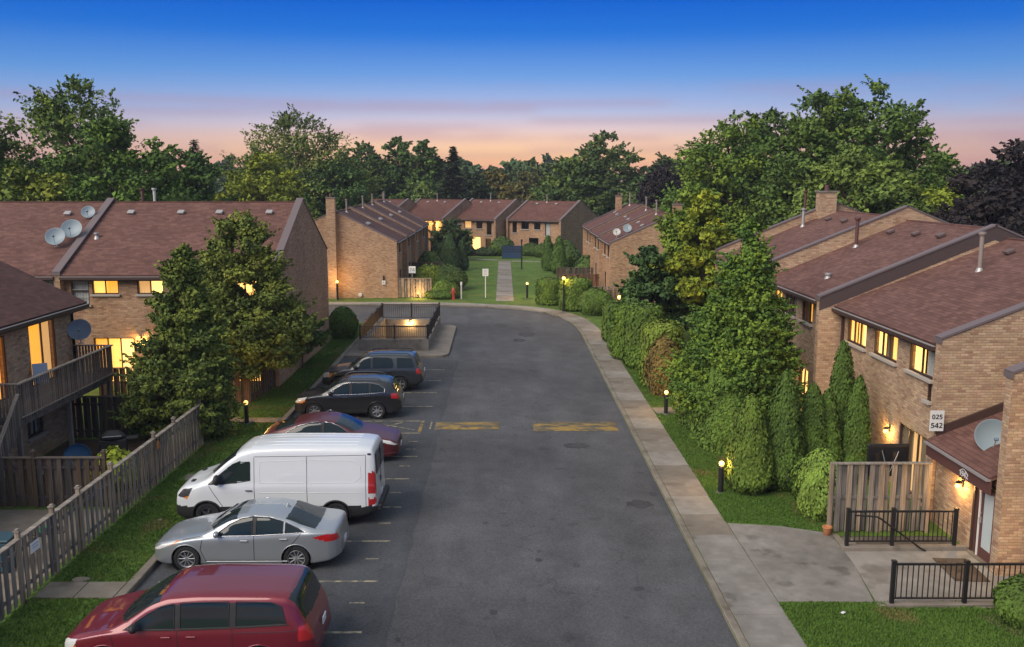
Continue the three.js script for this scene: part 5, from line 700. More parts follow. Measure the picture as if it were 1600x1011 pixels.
// ---------------------------------------------------------------- trees, hedges, lawns
const unit = (r) => { const z = r() * 2 - 1, a = r() * Math.PI * 2, q = Math.sqrt(1 - z * z); return [q * Math.cos(a), z, q * Math.sin(a)]; };
class Leaves {
  constructor(cap = 4096) { this.k = 0; this.grow(cap); }
  grow(cap) { const re = (o, n) => { const a = new Float32Array(n); if (o) a.set(o); return a; }; this.cap = cap; this.p = re(this.p, cap * 12); this.n = re(this.n, cap * 12); this.c = re(this.c, cap * 12); }
  // one leaf: a folded diamond at c facing n, long axis roughly along t
  add(c, n, t, len, wid, col) {
    if (this.k >= this.cap) this.grow(this.cap * 2);
    let l = Math.hypot(n[0], n[1], n[2]) || 1; const nx = n[0] / l, ny = n[1] / l, nz = n[2] / l; const d = t[0] * nx + t[1] * ny + t[2] * nz; let tx = t[0] - d * nx, ty = t[1] - d * ny, tz = t[2] - d * nz; l = Math.hypot(tx, ty, tz); if (l < 1e-4) { tx = ny; ty = -nx; tz = 0.01; l = Math.hypot(tx, ty, tz); } tx /= l; ty /= l; tz /= l;
    const bx_ = ny * tz - nz * ty, by_ = nz * tx - nx * tz, bz_ = nx * ty - ny * tx, f = wid * 0.25, h = len / 2, w = wid / 2, P = this.p, N = this.n, C = this.c; let o = this.k * 12;
    for (let q = 0; q < 4; q++, o += 3) { const e = q === 0 ? -h : q === 2 ? h : 0, g = q === 1 ? w : q === 3 ? -w : 0, u = q & 1 ? f : 0; P[o] = c[0] + tx * e + bx_ * g + nx * u; P[o + 1] = c[1] + ty * e + by_ * g + ny * u; P[o + 2] = c[2] + tz * e + bz_ * g + nz * u; N[o] = nx; N[o + 1] = ny; N[o + 2] = nz; C[o] = col[0]; C[o + 1] = col[1]; C[o + 2] = col[2]; }
    this.k++;
  }
  geo() { const n = this.k, ix = new Uint32Array(n * 6); for (let i = 0; i < n; i++) { const k = i * 4, o = i * 6; ix[o] = k; ix[o + 1] = k + 2; ix[o + 2] = k + 1; ix[o + 3] = k; ix[o + 4] = k + 3; ix[o + 5] = k + 2; } const g = new THREE.BufferGeometry(), at = (a) => new THREE.BufferAttribute(a.slice(0, n * 12), 3); g.setAttribute('position', at(this.p)); g.setAttribute('normal', at(this.n)); g.setAttribute('color', at(this.c)); g.setIndex(new THREE.BufferAttribute(ix, 1)); return g; }
}
const tone = (c, k, y = 0) => [c[0] * 2.08 * k * (1 + y * 0.6), c[1] * 1.84 * k * (1 + y * 0.2), c[2] * 1.15 * k * (1 - y * 0.3)];
const GREEN = [0.052, 0.098, 0.02], DEEP = [0.03, 0.062, 0.016], LIME = [0.115, 0.155, 0.02], OLIVE = [0.075, 0.1, 0.022], DARK = [0.022, 0.042, 0.02], PLUM = [0.0095, 0.0078, 0.014], YEL = [0.105, 0.145, 0.016], HEDGE = [0.05, 0.092, 0.014];
// a broadleaf crown; shape(t) gives the outline, t from the crown's foot to its top
function crown(o) {
  const r = rng(o.seed), L = new Leaves(), cl = [], { h0, h1, rad } = o, lobes = Array.from({ length: 5 }, () => [r() * 6.28, 0.1 + r() * 0.22, 1 + Math.floor(r() * 3)]), shape = o.shape || ((t) => Math.pow(Math.sin(Math.PI * Math.pow(clamp(t * 0.94 + 0.06), 0.72)), 0.62));
  const out = (a, t) => 1 + lobes.reduce((s, [ph, m, f]) => s + m * 0.5 * Math.sin(a * f + ph + t * 5 * m), 0);
  for (let k = 0; k < o.n; k++) {
    let t, s; do { t = r(); s = shape(t); } while (r() > s * 0.9 + 0.12);
    const a = r() * 6.283, rho = Math.pow(r(), o.hollow || 0.36), R0 = rad * s * out(a, t) * rho, rc = o.cr * (0.6 + r() * 0.75) * (0.75 + 0.35 * s);
    cl.push([Math.cos(a) * R0, lerp(h0, h1, t) - rc * 0.3, Math.sin(a) * R0, rc, r()]);
  }
  for (const [x, y, z, rc, q] of cl) {
    const ct = 0.78 + q * 0.5, ye = (q - 0.4) * (o.vary ?? 0.6), m = Math.round(o.leaves * (rc / o.cr) ** 2);
    for (let k = 0; k < m; k++) {
      const d = unit(r); d[1] = d[1] * 0.8 + 0.16; const s = rc * (0.45 + 0.55 * Math.sqrt(r())), c = [x + d[0] * s, y + d[1] * s * (o.flat || 0.72), z + d[2] * s], e = unit(r);
      const n = [d[0] * 0.7 + e[0] * 0.75, d[1] * 0.7 + e[1] * 0.75 + 0.45, d[2] * 0.7 + e[2] * 0.75], t = unit(r); t[1] -= 0.4; const ls = o.size * (0.45 + r() * 1.05);
      L.add(c, n, t, ls * 1.35, ls, tone(o.col, ct * (0.8 + r() * 0.42), ye + (r() - 0.5) * 0.3));
    }
  }
  // shoots that stick out of the clumps and break the outline
  for (const [x, y, z, rc, q] of cl) for (let b = 0; b < (o.sprigs ?? 5); b++) { const d = unit(r), l = Math.hypot(x, z) || 1; d[0] = d[0] * 0.8 + x / l * 0.55; d[1] = Math.abs(d[1]) * 0.8 + 0.25; d[2] = d[2] * 0.8 + z / l * 0.55; const len = rc * (0.9 + r() * 0.75), m = o.sprigLeaves ?? 16; for (let k = 0; k < m; k++) { const s = len * (0.45 + 0.55 * (k + r()) / m), e = unit(r), w = rc * 0.14 * (1.2 - k / m), ls = o.size * (0.6 + r() * 0.6); L.add([x + d[0] * s + e[0] * w, y + d[1] * s * 0.85 + e[1] * w, z + d[2] * s + e[2] * w], [e[0] + d[0] * 0.3, e[1] + 0.7, e[2] + d[2] * 0.3], [d[0] + e[0] * 0.6, d[1] + e[1] * 0.6, d[2] + e[2] * 0.6], ls * 1.5, ls * 0.85, tone(o.col, (0.78 + q * 0.5) * (0.8 + r() * 0.42), (q - 0.4) * (o.vary ?? 0.6) + (r() - 0.5) * 0.3)); } }
  return { geo: L.geo(), cl };
}
function trunkGeo(o, cl) {
  const r = rng(o.seed + 5), gs = [], top = lerp(o.h0, o.h1, 0.62), tr = o.tr || 0.22, lean = [(r() - 0.5) * 0.5, (r() - 0.5) * 0.5]; let a = V(0, 0, 0), ra = tr * 1.25;
  for (let k = 1; k <= 5; k++) { const b = V(lean[0] * k / 5 + (r() - 0.5) * 0.1, top * k / 5, lean[1] * k / 5 + (r() - 0.5) * 0.1), rb = tr * (1 - k / 6.2); gs.push(bar(a, b, ra, 9, rb)); a = b; ra = rb; }
  for (const c of cl.filter((_, i) => i % Math.max(1, Math.floor(cl.length / 16)) === 0)) { const y = clamp(c[1] - 0.45 * Math.hypot(c[0], c[2]) - 0.3, o.h0 * 0.6, top), b = V(lean[0] * y / top, y, lean[1] * y / top), e = V(c[0], c[1], c[2]), m = b.clone().lerp(e, 0.5); m.y -= 0.12 * b.distanceTo(e) * 0.3; gs.push(bar(b, m, tr * 0.34, 6, tr * 0.22), bar(m, e, tr * 0.22, 5, tr * 0.08)); }
  return merge(gs.map((g) => metric(g)));
}
const crownStore = {};
function tree(label, x, z, o, group, name = 'deciduous_tree') {
  const g = thing(name, label, 'tree', [x, LAWN - 0.03, z], o.turn || 0, group); const key = o.use || `s${o.seed}`;
  if (!crownStore[key]) { const { geo, cl } = crown(o); crownStore[key] = [geo, trunkGeo(o, cl)]; }
  const [cg, tg] = crownStore[key]; mesh('trunk', tg, M.bark, g); mesh('crown', cg, M.leaf, g); if (o.scale) g.scale.set(...o.scale); return g;
}
const BACK = 'tall trees behind the houses';
const big = (seed, h, rad, col, e = {}) => ({ seed, h0: h * 0.16, h1: h, rad, n: 190, cr: rad * 0.185, leaves: 84, size: 0.235, sprigLeaves: 12, col, tr: 0.3, ...e });
// --- behind the left roofs
tree('huge maple rising above the left roof at the picture edge', -42.5, -70, big(101, 15.8, 6.2, GREEN), BACK);
tree('tallest leafy maple above the left roof', -35.2, -75, big(102, 17.9, 6.6, [0.05, 0.09, 0.018], { vary: 0.9 }), BACK);
tree('maple right of the tallest one above the left roof', -30.2, -70, big(103, 14.6, 5.2, [0.042, 0.088, 0.016]), BACK);
tree('lower leafy tree sloping down towards the dark conifer', -27.6, -78, big(104, 12.6, 3.8, [0.036, 0.078, 0.02]), BACK);
tree('bright yellow green low tree at the left edge behind the roof', -38.6, -62, big(105, 11.3, 4.2, OLIVE), BACK);
tree('small yellow green tree just above the left ridge', -32.4, -62, big(106, 10.8, 3.6, [0.08, 0.115, 0.02]), BACK);
tree('wide yellow green tree above the right end of the left roof', -25.2, -95, big(107, 12.8, 4.6, LIME, { vary: 0.4 }), BACK);
tree('great round maple left of the picture centre', -25.4, -112, big(108, 17.9, 8.2, [0.055, 0.085, 0.024], { n: 260, leaves: 60, hollow: 0.42 }), BACK);
tree('deep green tree at the right foot of the great round maple', -20.0, -108, big(109, 12.2, 4.8, [0.03, 0.068, 0.024]), BACK);
tree('first tree of the dark clump left of the tall spruce', -22.8, -150, big(110, 16, 4.6, DEEP, { size: 0.38, sprigs: 3, leaves: 55 }), BACK);
tree('middle tree of the dark clump left of the tall spruce', -17.6, -152, big(111, 16.8, 4.6, [0.03, 0.066, 0.014], { size: 0.38, sprigs: 3, leaves: 55 }), BACK);
tree('tree of the dark clump standing nearest to the tall spruce', -12.9, -150, big(112, 16.2, 4.2, DEEP, { size: 0.38, sprigs: 3, leaves: 55, hollow: 0.5 }), BACK);
tree('small pale green tree in front of the dark clump', -12.0, -136, big(113, 9.6, 2.6, [0.07, 0.12, 0.045], { size: 0.36, leaves: 50 }), BACK);
tree('olive brown loose tree over the distant terrace, left of centre', -1.6, -165, big(114, 11.8, 4.4, [0.066, 0.066, 0.022], { size: 0.38, sprigs: 3, leaves: 45, hollow: 0.55 }), BACK);
tree('olive brown loose tree over the distant terrace, right of centre', 4.4, -165, big(115, 11.6, 4.6, [0.06, 0.066, 0.026], { size: 0.38, sprigs: 3, leaves: 45, hollow: 0.55 }), BACK);
tree('dark low tree behind the distant terrace beside the spruce', -5.4, -150, big(116, 11.2, 4.0, DARK, { size: 0.38, sprigs: 3, leaves: 50 }), BACK);
tree('rounded green tree rising right of the picture centre', 15.9, -142, big(117, 17.2, 5.6, [0.04, 0.07, 0.026], { size: 0.36, sprigs: 3, leaves: 60 }), BACK);
tree('broad green tree at the left foot of the rounded tree', 10.6, -138, big(118, 13.6, 5.2, [0.04, 0.075, 0.022], { size: 0.36, sprigs: 3, leaves: 60 }), BACK);
tree('pale green tree between the rounded tree and the plum tree', 20.6, -132, big(119, 10.6, 4.2, [0.04, 0.075, 0.03], { size: 0.36, sprigs: 3, leaves: 60 }), BACK);
tree('dusky green tree top above the dark plum tree', 27.2, -150, big(120, 14.2, 4.6, [0.032, 0.05, 0.024], { size: 0.38, sprigs: 3, leaves: 50 }), BACK);
tree('dark plum coloured tree behind the right middle terrace', 20.6, -116, big(121, 11.4, 4.0, PLUM, { size: 0.38, leaves: 65 }), BACK);
// --- behind the right roofs
tree('large bright green maple left of the tallest right trees', 20.2, -80, big(122, 16.2, 5.6, [0.055, 0.105, 0.02], { vary: 0.8 }), BACK);
tree('dark green tree between the two large right maples', 24.2, -84, big(123, 16.2, 4.6, DEEP), BACK);
tree('tallest right tree, left of its twin', 26.4, -74, big(124, 17.4, 5.0, [0.042, 0.082, 0.02], { hollow: 0.44 }), BACK);
tree('tallest right tree, standing nearest to the open sky on the right', 31.0, -75, big(125, 17.9, 5.2, [0.04, 0.08, 0.018], { hollow: 0.46 }), BACK);
tree('light leafy tree in front of the tallest right trees, above the chimney', 23.6, -60, big(126, 11.8, 4.4, [0.066, 0.11, 0.03], { vary: 0.3 }), BACK);
tree('lower green tree right of the light leafy tree above the ridge', 27.0, -64, big(127, 11.0, 3.6, [0.06, 0.1, 0.024]), BACK);
tree('green tree low against the sky at the right', 44.5, -92, big(128, 12.4, 4.4, [0.05, 0.1, 0.02]), BACK);
tree('yellow green bushy tree beyond the right ridge', 31.8, -66, big(129, 9.2, 3.6, [0.085, 0.13, 0.018]), BACK);
tree('dark purple leaved tree at the right edge', 33.6, -58.5, big(130, 12.4, 4.4, PLUM, { leaves: 85 }), BACK);
tree('second dark purple tree lower beside the right edge', 30.2, -55.5, big(131, 9.6, 3.0, PLUM, { leaves: 80 }), BACK);
// --- near trees
const nearT = (seed, h, rad, col, e = {}) => ({ seed, h0: h * 0.12, h1: h, rad, n: 150, cr: rad * 0.2, leaves: 200, size: 0.1, sprigs: 6, sprigLeaves: 20, col, tr: 0.14, ...e });
const cone = (t) => Math.pow(clamp(t / 0.14), 0.6) * Math.pow(1 - t, 0.62) * 1.02;
tree('dense dark green tree nearest the long grey fence', -12.0, -33.6, nearT(201, 7.35, 1.45, [0.058, 0.09, 0.022], { shape: (t) => Math.pow(clamp((t + 0.1) / 0.22), 0.5) * Math.pow(1 - t, 0.72) * 1.2, n: 270, h0: 0.3, cr: 0.42 }), 'leafy trees before the left townhouse');
tree('taller yellowish green tree in front of the lit left townhouse', -11.7, -39.6, nearT(202, 8.55, 2.7, [0.066, 0.096, 0.022], { n: 250, cr: 0.5, h0: 1.3, shape: (t) => Math.pow(clamp((t + 0.1) / 0.32), 0.7) * Math.pow(1 - t, 0.66) * 1.15 }), 'leafy trees before the left townhouse');
tree('young thin tree on the grass by the grey gable end', -10.6, -46.4, nearT(203, 3.2, 1.1, [0.045, 0.085, 0.02], { n: 26, cr: 0.36, leaves: 70, h0: 1.1, size: 0.13, tr: 0.05 }), 'leafy trees before the left townhouse');
tree('tall pyramidal green tree rising from the hedge beside the sidewalk', 9.15, -33.4, nearT(204, 8.2, 2.1, [0.05, 0.1, 0.018], { flat: 1.15, n: 380, cr: 0.46, leaves: 130, h0: 0.5, shape: (t) => Math.pow(clamp((t + 0.1) / 0.3), 0.6) * Math.pow(1 - t, 0.85) * 1.22, vary: 0.8 }));
tree('lime yellow tree behind the pyramidal tree', 11.2, -50.5, nearT(205, 9.2, 2.1, YEL, { n: 120, h0: 3, shape: cone, size: 0.2, leaves: 90, sprigLeaves: 12 }));
tree('green tree below the lime yellow one beside the chimney', 12.0, -55.5, nearT(206, 9.4, 2.6, [0.07, 0.12, 0.02], { n: 120, h0: 2, size: 0.22, leaves: 90, sprigLeaves: 12 }));
tree('dark blue green bushy tree in front of the plain gable', 8.35, -50.8, nearT(207, 6.1, 1.9, [0.026, 0.06, 0.022], { n: 110, h0: 0.8, hollow: 0.5, size: 0.2, leaves: 80, sprigLeaves: 12 }));
tree('dark tree in front of the orange lit far house', -6.5, -112, nearT(208, 5.0, 2.4, [0.02, 0.04, 0.014], { n: 60, h0: 0.6, size: 0.3, leaves: 60, sprigLeaves: 10 }));
// --- conifers
function spruce(label, x, z, h, rad, seed, col, e = {}) {
  const r = rng(seed), L = new Leaves(), g = thing('spruce_tree', label, 'tree', [x, LAWN, z], 0, BACK), gs = [bar(V(0, 0, 0), V(0, h * 0.98, 0), e.tr || 0.2, 8, 0.02)], lv = e.levels || 64;
  for (let k = 0; k < lv; k++) { const t = k / lv, y = lerp(h * (e.bare || 0.1), h * 0.985, t), R0 = rad * Math.pow(1 - t, 0.85) * (0.75 + r() * 0.4) + 0.12, nb = 4 + Math.floor(r() * 3);
    for (let b = 0; b < nb; b++) { const a = r() * 6.283, len = R0 * (0.55 + r() * 0.6), dx = Math.cos(a), dz = Math.sin(a), dr = -0.1 - r() * 0.4; if (len > 0.6) gs.push(bar(V(0, y, 0), V(dx * len, y + dr * len, dz * len), 0.035, 4, 0.008)); const m = Math.ceil(len * (e.den || 11)); for (let q = 0; q < m; q++) { const s = len * (0.15 + 0.85 * (q + r()) / m), sp = (1 - s / len) * 0.5 + 0.12, o1 = (r() - 0.5) * 2 * sp, c = [dx * s - dz * o1, y + dr * s + (r() - 0.5) * 0.12 - 0.05, dz * s + dx * o1], en = unit(r); L.add(c, [en[0] * 0.5, 1, en[2] * 0.5], [dx - dz * o1 * 2, -0.5, dz + dx * o1 * 2], e.size || 0.55, (e.size || 0.55) * 0.34, tone(col, 0.7 + r() * 0.6)); } } }
  mesh('trunk', merge(gs), M.bark, g); mesh('crown', L.geo(), M.leaf, g); return g;
}
spruce('pointed dark conifer left of the great round maple', -30.8, -91, 14.2, 3.4, 301, [0.02, 0.042, 0.026]);
spruce('low dark conifer beside the pointed one above the left roof', -28.6, -84, 10.8, 3.2, 302, [0.018, 0.036, 0.022]);
spruce('tall narrow spruce with bare trunk above the distant terrace', -7.9, -142, 15.4, 3.4, 303, [0.022, 0.04, 0.026], { bare: 0.42, size: 0.8, den: 8 });
// --- clipped shrubs and hedges: leaves set over a dense core
const coreMat = std({ color: rgb(0.055, 0.075, 0.026), roughness: 1 });
function coat(points, count, size, col, seed, up = 0.5) { const r = rng(seed), L = new Leaves(); for (let k = 0; k < count; k++) { const [c, n] = points(r), e = unit(r), s = size * (0.65 + r() * 0.7), ct = 0.72 + 0.6 * vnoise(c[0] * 2.6 + 50 + c[2], c[1] * 2.6 + 50 + c[2] * 1.7, 1 << 20, seed); L.add([c[0] + n[0] * (r() - 0.3) * size * 1.7, c[1] + n[1] * (r() - 0.3) * size * 1.7, c[2] + n[2] * (r() - 0.3) * size * 1.7], [n[0] + e[0] * 0.55, n[1] + e[1] * 0.55 + 0.15, n[2] + e[2] * 0.55], [e[2] * 0.7, up * 1.6, e[0] * 0.7], s * 1.5, s * 0.8, tone(col, ct * (0.8 + r() * 0.4), (r() - 0.5) * 0.4)); } return L.geo(); }
function revolve(prof, bump, seed) { // prof(t): [radius, height]; random points on the skin
  const tab = []; let s = 0; for (let i = 0; i <= 60; i++) { const [a, y] = prof(i / 60); s += a + 0.02; tab.push(s); }
  const rad = (a, y, q) => q * (1 + bump * (vnoise(Math.cos(a) * 1.6 + 9, Math.sin(a) * 1.6 + 9 + y * 0.9, 1 << 20, seed) - 0.5) * 2 + bump * 0.7 * (vnoise(Math.cos(a) * 4 + 9, Math.sin(a) * 4 + 9 + y * 2.6, 1 << 20, seed + 1) - 0.5) * 2);
  return [(r) => { const v = r() * s; let i = 0; while (tab[i] < v) i++; const t = clamp((i + r() - 0.5) / 60), [q, y] = prof(t), [q1, y1] = prof(clamp(t + 0.02)), [q0, y0] = prof(clamp(t - 0.02)), a = r() * 6.283, R1 = rad(a, y, q), ny = -(q1 - q0), nr = y1 - y0, l = Math.hypot(ny, nr) || 1; return [[Math.cos(a) * R1, y, Math.sin(a) * R1], [Math.cos(a) * nr / l, ny / l, Math.sin(a) * nr / l]]; }, () => { const g = lathe(Array.from({ length: 21 }, (_, i) => { const [q, y] = prof(i / 20); return [Math.max(0.001, q * (1 - bump * 0.9) * 0.94), y * 0.985]; }), 24), p = g.attributes.position; return g; }];
}
function shrub(name, label, x, z, prof, n, size, col, seed, group, bump = 0.08, up = 0.5, scale) { const g = thing(name, label, 'shrub', [x, LAWN - 0.02, z], seed, group), [pt, core] = revolve(prof, bump, seed); mesh('core', core(), coreMat, g); mesh('foliage', coat(pt, n, size, col, seed, up), M.leaf, g); if (scale) g.scale.set(...scale); return g; }
const conic = (R0, h) => (t) => [R0 * Math.pow(clamp(t / 0.16), 0.45) * Math.pow(1 - t, 0.62) * 1.08, h * t];
const egg = (R0, h) => (t) => [R0 * Math.pow(Math.sin(Math.PI * clamp(t * 0.9 + 0.1)), 0.55), h * t];
const drum = (R0, h) => (t) => t < 0.8 ? [R0 * Math.pow(clamp(t / 0.1 + 0.2), 0.3), h * (t / 0.8) * 0.86] : [R0 * Math.sqrt(Math.max(0, 1 - ((t - 0.8) / 0.2) ** 2.2)) , h * (0.86 + 0.14 * Math.sin((t - 0.8) / 0.2 * Math.PI / 2))];
const CED = 'conical cedars before the right townhouse';
[[7.75, -27.2, 0.78, 3.15, 'nearest short conical cedar behind the bollard lamp'], [8.9, -27.5, 0.78, 3.85, 'second conical cedar from the bollard lamp'], [9.95, -28.0, 0.62, 3.35, 'third conical cedar from the bollard lamp'], [10.5, -28.2, 0.6, 3.05, 'fourth and lower conical cedar from the bollard lamp'], [11.2, -28.9, 0.62, 4.55, 'tallest narrow cedar against the brick wall'], [11.5, -28.2, 0.55, 3.5, 'last conical cedar close to the wall lantern']].forEach(([x, z, r, h, lb], i) => shrub('conical_cedar', lb, x, z, conic(r, h), 9000, 0.075, i === 0 ? [0.05, 0.088, 0.014] : [0.036, 0.072, 0.013], 401 + i, CED, 0.15, 1.4));
const RND = 'clipped round shrubs right of the footpath';
shrub('clipped_shrub', 'clipped flat topped shrub nearest the central footpath', 3.75, -71.2, drum(1.1, 2.0), 6000, 0.12, HEDGE, 421, RND, 0.05);
shrub('clipped_shrub', 'clipped tall shrub behind the thin post lamp', 5.45, -67.9, drum(1.15, 2.4), 6500, 0.12, [0.055, 0.1, 0.016], 422, RND, 0.05);
shrub('clipped_shrub', 'clipped round shrub nearest the drive curve', 6.8, -65.6, egg(1.2, 1.9), 6000, 0.12, [0.044, 0.084, 0.016], 423, RND, 0.05);
shrub('clipped_shrub', 'clipped round shrub right of the square sign, upper mound', -5.3, -81, egg(1.9, 2.2), 6000, 0.14, [0.036, 0.07, 0.018], 424, 'clipped shrubs by the hydrant', 0.06);
shrub('clipped_shrub', 'bright green mound behind the hydrant shrubs', -6.7, -80.5, egg(1.5, 2.3), 5000, 0.14, [0.075, 0.115, 0.016], 425, 'clipped shrubs by the hydrant', 0.06);
shrub('clipped_shrub', 'small clipped mound just left of the hydrant', -5.1, -76.0, egg(1.15, 1.35), 4500, 0.12, HEDGE, 426, 'clipped shrubs by the hydrant', 0.05);
shrub('clipped_shrub', 'low flat clipped mound beside the hydrant', -5.2, -75.2, egg(1.35, 0.7), 4500, 0.12, [0.038, 0.074, 0.014], 427, 'clipped shrubs by the hydrant', 0.05);
shrub('clipped_shrub', 'round shrub at the far corner of the grey gable end', -10.1, -55.6, egg(0.85, 1.95), 5500, 0.11, [0.04, 0.08, 0.014], 428, null, 0.05);
shrub('clipped_shrub', 'round bush at the bottom right corner', 11.75, -18.55, egg(0.75, 1.05), 7000, 0.07, [0.04, 0.078, 0.014], 429, null, 0.06);
[[6.95, -54.2, 0.8, 2.4, 'first shrub of the hedge row from the far post lamp'], [6.95, -51.4, 0.85, 2.75, 'second shrub of the hedge row from the far post lamp'], [6.9, -48.8, 0.85, 2.95, 'third shrub of the hedge row from the far post lamp'], [7.35, -46.4, 0.95, 3.3, 'fourth shrub of the hedge row from the far post lamp'], [7.55, -42.0, 0.95, 3.1, 'rounded shrub of the hedge row nearest the tall hedge']].forEach(([x, z, r, h, lb], i) => shrub('hedge_shrub', lb, x, z, drum(r, h), 7500, 0.11, [[0.055, 0.1, 0.016], [0.04, 0.08, 0.016], [0.05, 0.094, 0.014], [0.045, 0.086, 0.014], [0.07, 0.11, 0.018]][i], 441 + i, 'hedge row along the sidewalk', 0.07));
shrub('brown_shrub', 'reddish brown shrub in the hedge row', 7.35, -40.4, egg(0.7, 2.7), 4500, 0.11, [0.075, 0.06, 0.022], 451, null, 0.12);
[[-6.0, -98, 1.35, 4.0, 'broad dark conifer left of the footpath'], [-4.6, -99, 0.6, 3.4, 'slim dark conifer beside the broad one left of the footpath'], [4.85, -98, 0.62, 3.9, 'slim conifer right of the footpath'], [5.85, -95, 0.85, 3.95, 'broader conifer right of the footpath']].forEach(([x, z, r, h, lb], i) => shrub('garden_conifer', lb, x, z, conic(r, h), 5000, 0.15, i < 2 ? [0.018, 0.04, 0.016] : [0.03, 0.066, 0.014], 461 + i, 'conifers beside the footpath', 0.1, 1.2));
[[-5.2, -119, 1.2, 1.3, 'dark round shrub left in front of the bright far window'], [-2.2, -119, 1.5, 0.95, 'dark shrub in front of the bright far window'], [-0.2, -119, 1.5, 2.4, 'round shrub left of the navy screen'], [5.6, -116.5, 1.7, 1.7, 'clipped shrub right of the navy screen'], [7.9, -115, 1.2, 2.2, 'far shrub by the grey end wall'], [8.2, -88, 1.2, 2.4, 'shrub on the patio of the right middle terrace']].forEach(([x, z, r, h, lb], i) => shrub('far_shrub', lb, x, z, egg(r, h), 3000, 0.2, i < 2 ? DARK : [0.034, 0.066, 0.018], 471 + i, 'shrubs before the distant terrace', 0.07));
[[-7.6, -92, 1.3, 2.6, 'leafy bush against the left middle terrace, nearer one'], [-7.2, -104, 1.4, 2.6, 'leafy bush against the left middle terrace, farther one'], [7.4, -103, 1.3, 2.4, 'leafy bush behind the conifers right of the footpath'], [3.6, -118.5, 1.3, 1.6, 'low bush just right of the navy screen']].forEach(([x, z, r, h, lb], i) => shrub('path_bush', lb, x, z, egg(r, h), 3000, 0.17, [0.03, 0.06, 0.016], 485 + i, 'bushes lining the courtyard', 0.14));
shrub('leafy_shrub', 'feathery light green shrub beside the privacy fence', 9.3, -25.2, egg(0.75, 2.0), 7000, 0.075, [0.075, 0.13, 0.028], 481, null, 0.3, 1.0);
shrub('leafy_shrub', 'yellow green leafy plant behind the long grey fence', -12.6, -28.0, egg(0.55, 1.15), 1500, 0.15, [0.14, 0.19, 0.02], 482, null, 0.3, 0.4);
{ // the tall clipped hedge under the pyramidal tree
  const g = thing('tall_hedge', 'tall clipped hedge along the sidewalk under the pyramidal tree', 'hedge', [8.35, LAWN - 0.02, -35.0]); const hw_ = 1.0, hl = 3.9, h = 3.4;
  const n3 = (y, z) => (vnoise(z * 1.1 + 20, y * 0.9 + 20, 1 << 20, 5) - 0.5) * 0.6 + (vnoise(z * 3.2 + 20, y * 3 + 20, 1 << 20, 6) - 0.5) * 0.22;
  const pt = (r) => { let d; do d = unit(r); while (r() > 0.35 + 0.65 * Math.abs(d[0])); d[1] = Math.abs(d[1]); const k = Math.pow(Math.abs(d[0]) ** 3.5 + Math.abs(d[1]) ** 2.6 + Math.abs(d[2]) ** 3.5, -1 / 3.2), e = 1 + n3(d[1] * h, d[2] * hl) * 0.35; const n = [d[0] / hw_, d[1] / h * 1.2, d[2] / hl], l = Math.hypot(...n); return [[d[0] * k * hw_ * e, Math.max(0.05, d[1] * k * h * e), d[2] * k * hl * (1 + (e - 1) * 0.3)], n.map((v) => v / l)]; };
  mesh('core', bx(hw_ * 1.1, h * 0.6, hl * 1.5, 0, h * 0.3, 0, 0.3), coreMat, g); mesh('foliage', coat(pt, 40000, 0.1, [0.046, 0.09, 0.017], 491, 0.3), M.leaf, g);
}
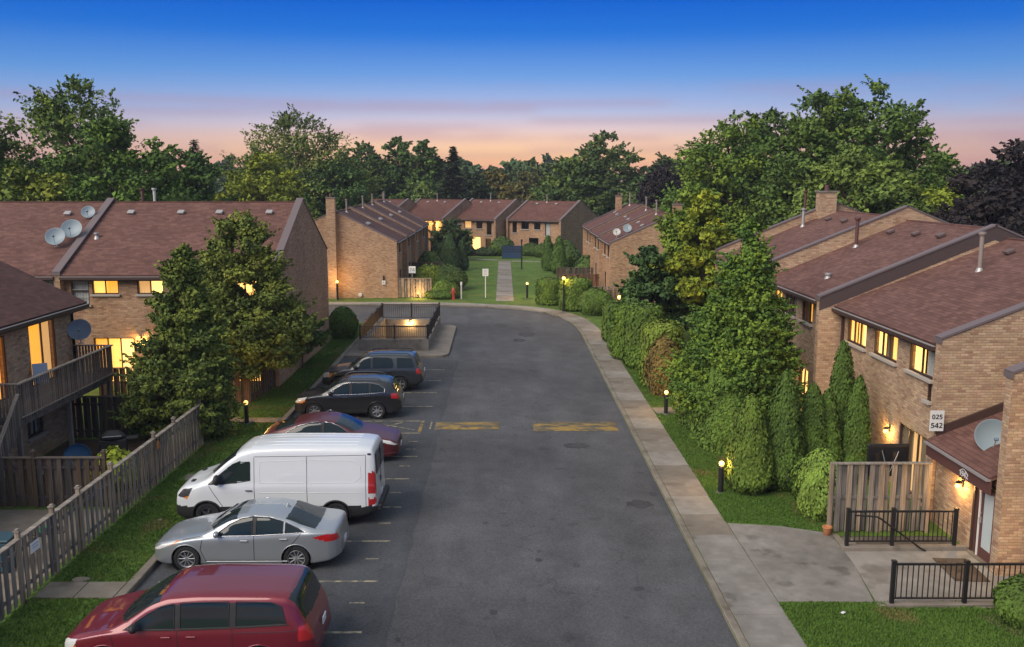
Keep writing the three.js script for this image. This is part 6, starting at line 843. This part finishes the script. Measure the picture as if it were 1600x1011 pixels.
{ // far wood closing the horizon, and grass blades on the near lawns
  const r = rng(901), src = [0, 1, 2].map((k) => crown({ seed: 910 + k, h0: 1, h1: 12, rad: 5.5, n: 46, cr: 1.9, leaves: 46, size: 1.15, col: [[0.03, 0.06, 0.03], [0.026, 0.05, 0.028], [0.04, 0.066, 0.03]][k] }).geo);
  src.forEach((geo, k) => { const n = 80, m = new THREE.InstancedMesh(geo, M.leaf, n), q = new THREE.Matrix4(); m.name = numbered('far_woodland'); m.userData = { kind: 'stuff', label: ['dark green belt of far trees along the horizon', 'blue green belt of far trees along the horizon', 'mid green belt of far trees along the horizon'][k], category: 'trees' }; m.castShadow = m.receiveShadow = true; for (let i = 0; i < n; i++) { const x = (r() * 2 - 1) * 230, z = -205 - r() * 130, s = 0.85 + r() * 0.45; q.makeRotationY(r() * 6.28).scale(V(s, s * (0.9 + r() * 0.3), s)).setPosition(x, -0.5, z); m.setMatrixAt(i, q); } scene.add(m); });
  const L = new Leaves(); for (let k = 0; k < 7; k++) { const a = r() * 6.28, l = 0.05 + r() * 0.035, lean = 0.25 + r() * 0.4; L.add([Math.cos(a) * 0.03 * r(), l * 0.42, Math.sin(a) * 0.03 * r()], [Math.cos(a), 0.5, Math.sin(a)], [Math.cos(a) * lean, 1, Math.sin(a) * lean], l, 0.009, [1, 1, 1]); }
  const paths = [[-11.2, -9, -20.86, -19.94], [-13.3, -9, -36.4, -35.5], [-10.7, -9.5, -29.25, -28.35], [6.4, 8.4, -38, -36.8], [6.4, 8.7, -53.95, -52.65]], zones = [[-11.2, -9.2, -50, -15.5, 28000], [-10.7, -9.2, -61.5, -50, 4000], [6.38, 9.0, -27, -24.0, 9000], [6.38, 8.0, -52, -27, 14000], [6.38, 11.4, -19.58, -14.5, 18000]], tot = zones.reduce((s, q) => s + q[4], 0), im = new THREE.InstancedMesh(L.geo(), M.leaf, tot), q = new THREE.Matrix4(), c = new THREE.Color(); let i = 0;
  for (const [x0, x1, z0, z1, n] of zones) for (let k = 0; k < n; k++) { let x, z; do { x = lerp(x0, x1, r()); z = lerp(z0, z1, r()); } while (paths.some(([a, b, c1, d1]) => x > a && x < b && z > c1 && z < d1) || (x > 6 && z > -24.6 && z < -22 && z > -24.62 + (x > 7.9 ? (x - 7.9) * 0.45 + 0.35 : (x - 6.4) * 0.17))); const s = 0.6 + 0.7 * vnoise(x * 1.7 + 90, z * 1.7 + 200) + r() * 0.3, dry = smooth(0.58, 0.8, fbm(x * 0.9 + 70, z * 0.9 + 170, 1 << 16, 3, 4)); q.makeRotationY(r() * 6.28).scale(V(1.2, s, 1.2)).setPosition(x, LAWN - 0.005, z); im.setMatrixAt(i, q); const t = 0.75 + r() * 0.5; c.setRGB(lerp(0.085, 0.17, dry) * t, lerp(0.168, 0.16, dry) * t, lerp(0.018, 0.045, dry) * t); im.setColorAt(i, c); i++; }
  im.name = 'lawn_grass'; im.userData = { kind: 'stuff', label: 'short green grass on the near lawns', category: 'grass' }; im.castShadow = im.receiveShadow = true; scene.add(im);
}
struct('patio', flat([[-16.5, -15.5], [-11.45, -15.5], [-11.45, -25.8], [-16.5, -25.8]], LAWN + 0.006), M.concreteC);
struct('yard_soil', flat([[-16.5, -26.1], [-11.45, -26.1], [-11.45, -33.2], [-16.5, -33.2]], LAWN + 0.005), M.soil);
renderer.render(scene, camera);
